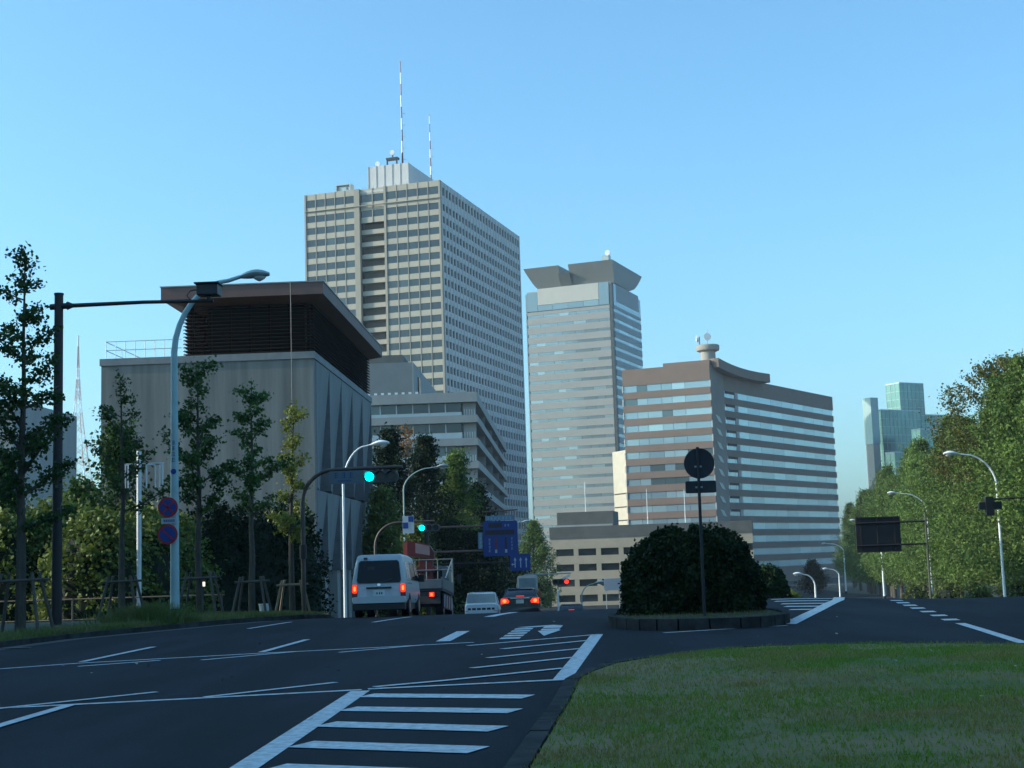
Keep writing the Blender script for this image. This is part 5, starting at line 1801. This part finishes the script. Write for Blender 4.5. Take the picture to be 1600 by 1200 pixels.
def sedan(name, label, X, Yp, paintm, w=.88, L=4.7, H=1.44, lit=True, trim=True, glass=car_glass, hatch=False, group=None):
    o = empty(name, (X, Yp, zg(Yp)), 0, label, 'car', group)
    ground_tilt(o, Yp)
    if hatch:
        low = [(0, .93, .86), (.08, 1.0, .92), (.5, 1.0, .93), (2.4, 1.0, .92), (3.3, .99, .88), (L - .35, .95, .74), (L, .86, .62)]
        gh = [(.10, .90, .80, H - .08), (.42, .92, .78, H), (1.6, .93, .80, H), (2.4, .92, .74, H - .08), (3.2, .90, .86, .92)]
    else:
        low = [(0, .90, .96), (.08, .97, 1.0), (.55, 1.0, 1.01), (1.2, 1.0, .96), (2.6, 1.0, .93), (3.4, .99, .88), (L - .4, .95, .76), (L, .84, .62)]
        gh = [(.55, .86, .86, 1.0), (1.12, .90, .70, H - .05), (1.7, .91, .72, H), (2.4, .91, .72, H - .03), (3.25, .90, .84, .93)]
    rings = []
    for y, f, zt in low:
        rings.append([(x, y, z) for x, z in rrect(2 * w * f, zt - .22, .13, 4, 0, .22 + (zt - .22) / 2)])
    body = MB().loft(rings).build('body', paintm, o, smooth=True)
    rings = []
    for y, fb, ft, zt in gh:
        zb_ = .86
        wb, wt = w * fb, w * ft
        rings.append([(wb, y, zb_), (wt + .03, y, zt - .06), (wt - .06, y, zt), (-wt + .06, y, zt), (-wt - .03, y, zt - .06), (-wb, y, zb_)])
    gl = MB().loft(rings).build('windows', glass, o, smooth=True)
    a, b, c_ = gh[1], gh[2], gh[3]
    roof = MB()
    roof.loft([[(w * ft + .02 - e, y, zt - .05), (w * ft - .07, y, zt + .012), (-w * ft + .07, y, zt + .012), (-w * ft - .02 + e, y, zt - .05)] for y, fb, ft, zt, e in [(*a, 0), (*b, 0), (*c_, 0)]])
    roof.build('roof', paintm, o, smooth=True)
    pil = MB()
    for s in (-1, 1):
        for (ya, fb0, ft0, z0_), (yb, fb1, ft1, z1_) in ((gh[0], gh[1]), (gh[3], gh[4])):
            if z0_ < z1_:
                pil.tube([(s * w * fb0, ya, .88), (s * (w * ft1 + .01), yb, z1_ - .04)], .045, 6)
            else:
                pil.tube([(s * w * fb1, yb, .88), (s * (w * ft0 + .01), ya, z0_ - .04)], .045, 6)
    pil.build('pillars', paintm, o, smooth=True)
    yr = lambda z: .02
    for s in (-1, 1):
        if hatch:
            lp = plate_y('tail_lamp', rrect(.16, .14, .03, 3, s * w * .86, .50), yr, lamp_off, o, .03)
            if lit: plate_y('brake_lamp', rrect(.10, .10, .02, 3, s * w * .88, .50), lambda z: -.01, brake_on, lp, .012)
        else:
            lp = plate_y('tail_lamp', [(s * w * .95, .70), (s * w * .56, .74), (s * w * .52, .82), (s * w * .62, .93), (s * w * .93, .94)][::s], yr, lamp_off if not lit else brake_on, o, .04)
            if lit:
                plate_y('brake_core', [(s * w * .76 + .085 * math.cos(q), .83 + .075 * math.sin(q)) for q in [2 * math.pi * i / 12 for i in range(12)]], lambda z: -.02, brake_core, lp, .012)
    if not hatch:
        plate_y('trunk_trim', [(-.42, .93), (.42, .93), (.42, .965), (-.42, .965)], yr, chrome, o, .03)
        pl = plate_y('number_plate', rrect(.34, .17, .015, 2, 0, .80), yr, mat('plate_green_gray', (.24, .34, .34), .5), o, .03)
        if lit:
            MB().box(-.17, .17, .62, .72, 1.01, 1.07).build('high_brake_lamp', brake_on, o)
        MB().box(-.5, .5, .5, .56, .99, 1.02).build('spoiler', paintm, o)
    else:
        strip_ = plate_y('dark_strip', [(-.62, .60), (.62, .60), (.62, .70), (-.62, .70)], yr, black_plastic, o, .03)
        for k in range(5):
            plate_y('strip_divider', [(-.48 + k * .23, .595), (-.43 + k * .23, .595), (-.43 + k * .23, .705), (-.48 + k * .23, .705)], lambda z: -.012, paintm, strip_, .01)
        for k in range(5):
            plate_y('letter', [(-.17 + k * .07, .80), (-.125 + k * .07, .80), (-.125 + k * .07, .845), (-.17 + k * .07, .845)], yr, mat('letter_gray', (.2, .21, .22), .5), o, .012)
        plate_y('number_plate', rrect(.36, .12, .01, 2, 0, .45), yr, mat('plate_dark', (.06, .06, .07), .5), o, .02)
    MB().loft([[(x, y0, z) for x, z in rrect(2 * w * f, .26, .07, 3, 0, .42)] for y0, f in ((-.08, .93), (-.04, .99), (.3, 1.0))]).build('rear_bumper', paintm, o, smooth=True)
    for s in (-1, 1):
        MB().box(s * w + (0 if s > 0 else -.16), s * w + (.16 if s > 0 else 0), 2.95, 3.05, .92, 1.05).build('mirror', paintm, o, bevel=.02)
        for y in (.85, L - .9):
            wheel(o, s * (w - .09), y, .31, .2)
    return o
black_car = mat('black_car_paint', (.012, .013, .018), .2, 0, var=.05, spec=.7)
sedan('sedan_car', 'black sedan with glowing brake lamps in the middle lane', -2.13, 62.0, black_car)
sedan('small_car', 'small white car half hidden by the crest left of the black sedan', -4.07, 66.0, mat('bright_white_paint', (.62, .65, .67), .3, 0, var=.03), .77, 3.6, 1.43, True, True, car_glass_reflect, True)
sedan('sedan_car', 'dark car with only its roof showing in front of the tan building', .15, 86.0, mat('dark_car_paint', (.03, .03, .035), .25, 0, var=.05), lit=True)

def far_truck():
    Yp = 80.0
    o = empty('small_truck', (-2.75, Yp, zg(Yp)), 0, 'small truck seen over the roof of the black sedan', 'truck')
    gd = mat('truck_bluegray', (.10, .13, .16), .6, 0, var=.15)
    MB().box(-.95, .95, 0, 3.0, .75, 1.55).build('cargo_bed', gd, o)
    MB().box(-.6, -.1, .4, 1.4, 1.55, 2.1).build('load_box', mat('load_gray', (.30, .32, .36), .6), o, bevel=.03)
    cab = MB().loft([[(x, y, z) for x, z in rrect(w_, h_, .12, 3, .35, .8 + h_ / 2)] for y, w_, h_ in ((3.1, 1.15, 2.0), (4.2, 1.2, 2.0), (4.7, 1.1, 1.5))]).build('cab', mat('truck_pale', (.24, .27, .28), .4), o, smooth=True)
    plate_y('cab_window', rrect(.95, .62, .05, 3, .35, 2.35), lambda z: 3.1, mat('pale_blue_glass', (.12, .19, .24), .1, .3), cab)
    for s in (-1, 1):
        for y in (.7, 3.9):
            wheel(o, s * .8, y, .34, .22)
    MB().box(.92, 1.12, 4.3, 4.4, 1.5, 1.9).build('mirror', mat('mirror_orange', (.30, .09, .04), .5), o)
far_truck()
# ------------------------------------------------------------------ air
hz = MB().box(-2600, 2600, -900, 3000, -12, 345).build('haze', soil)
hm = bpy.data.materials.new('haze_air')
hm.use_nodes = True
hm.node_tree.nodes.clear()
ho = hm.node_tree.nodes.new('ShaderNodeOutputMaterial')
hv = hm.node_tree.nodes.new('ShaderNodeVolumePrincipled')
hv.inputs['Color'].default_value = (.80, .92, 1.0, 1)
hv.inputs['Density'].default_value = 0.00015
hm.node_tree.links.new(hv.outputs[0], ho.inputs['Volume'])
hz.data.materials.clear()
hz.data.materials.append(hm)
tag(hz, kind='stuff')
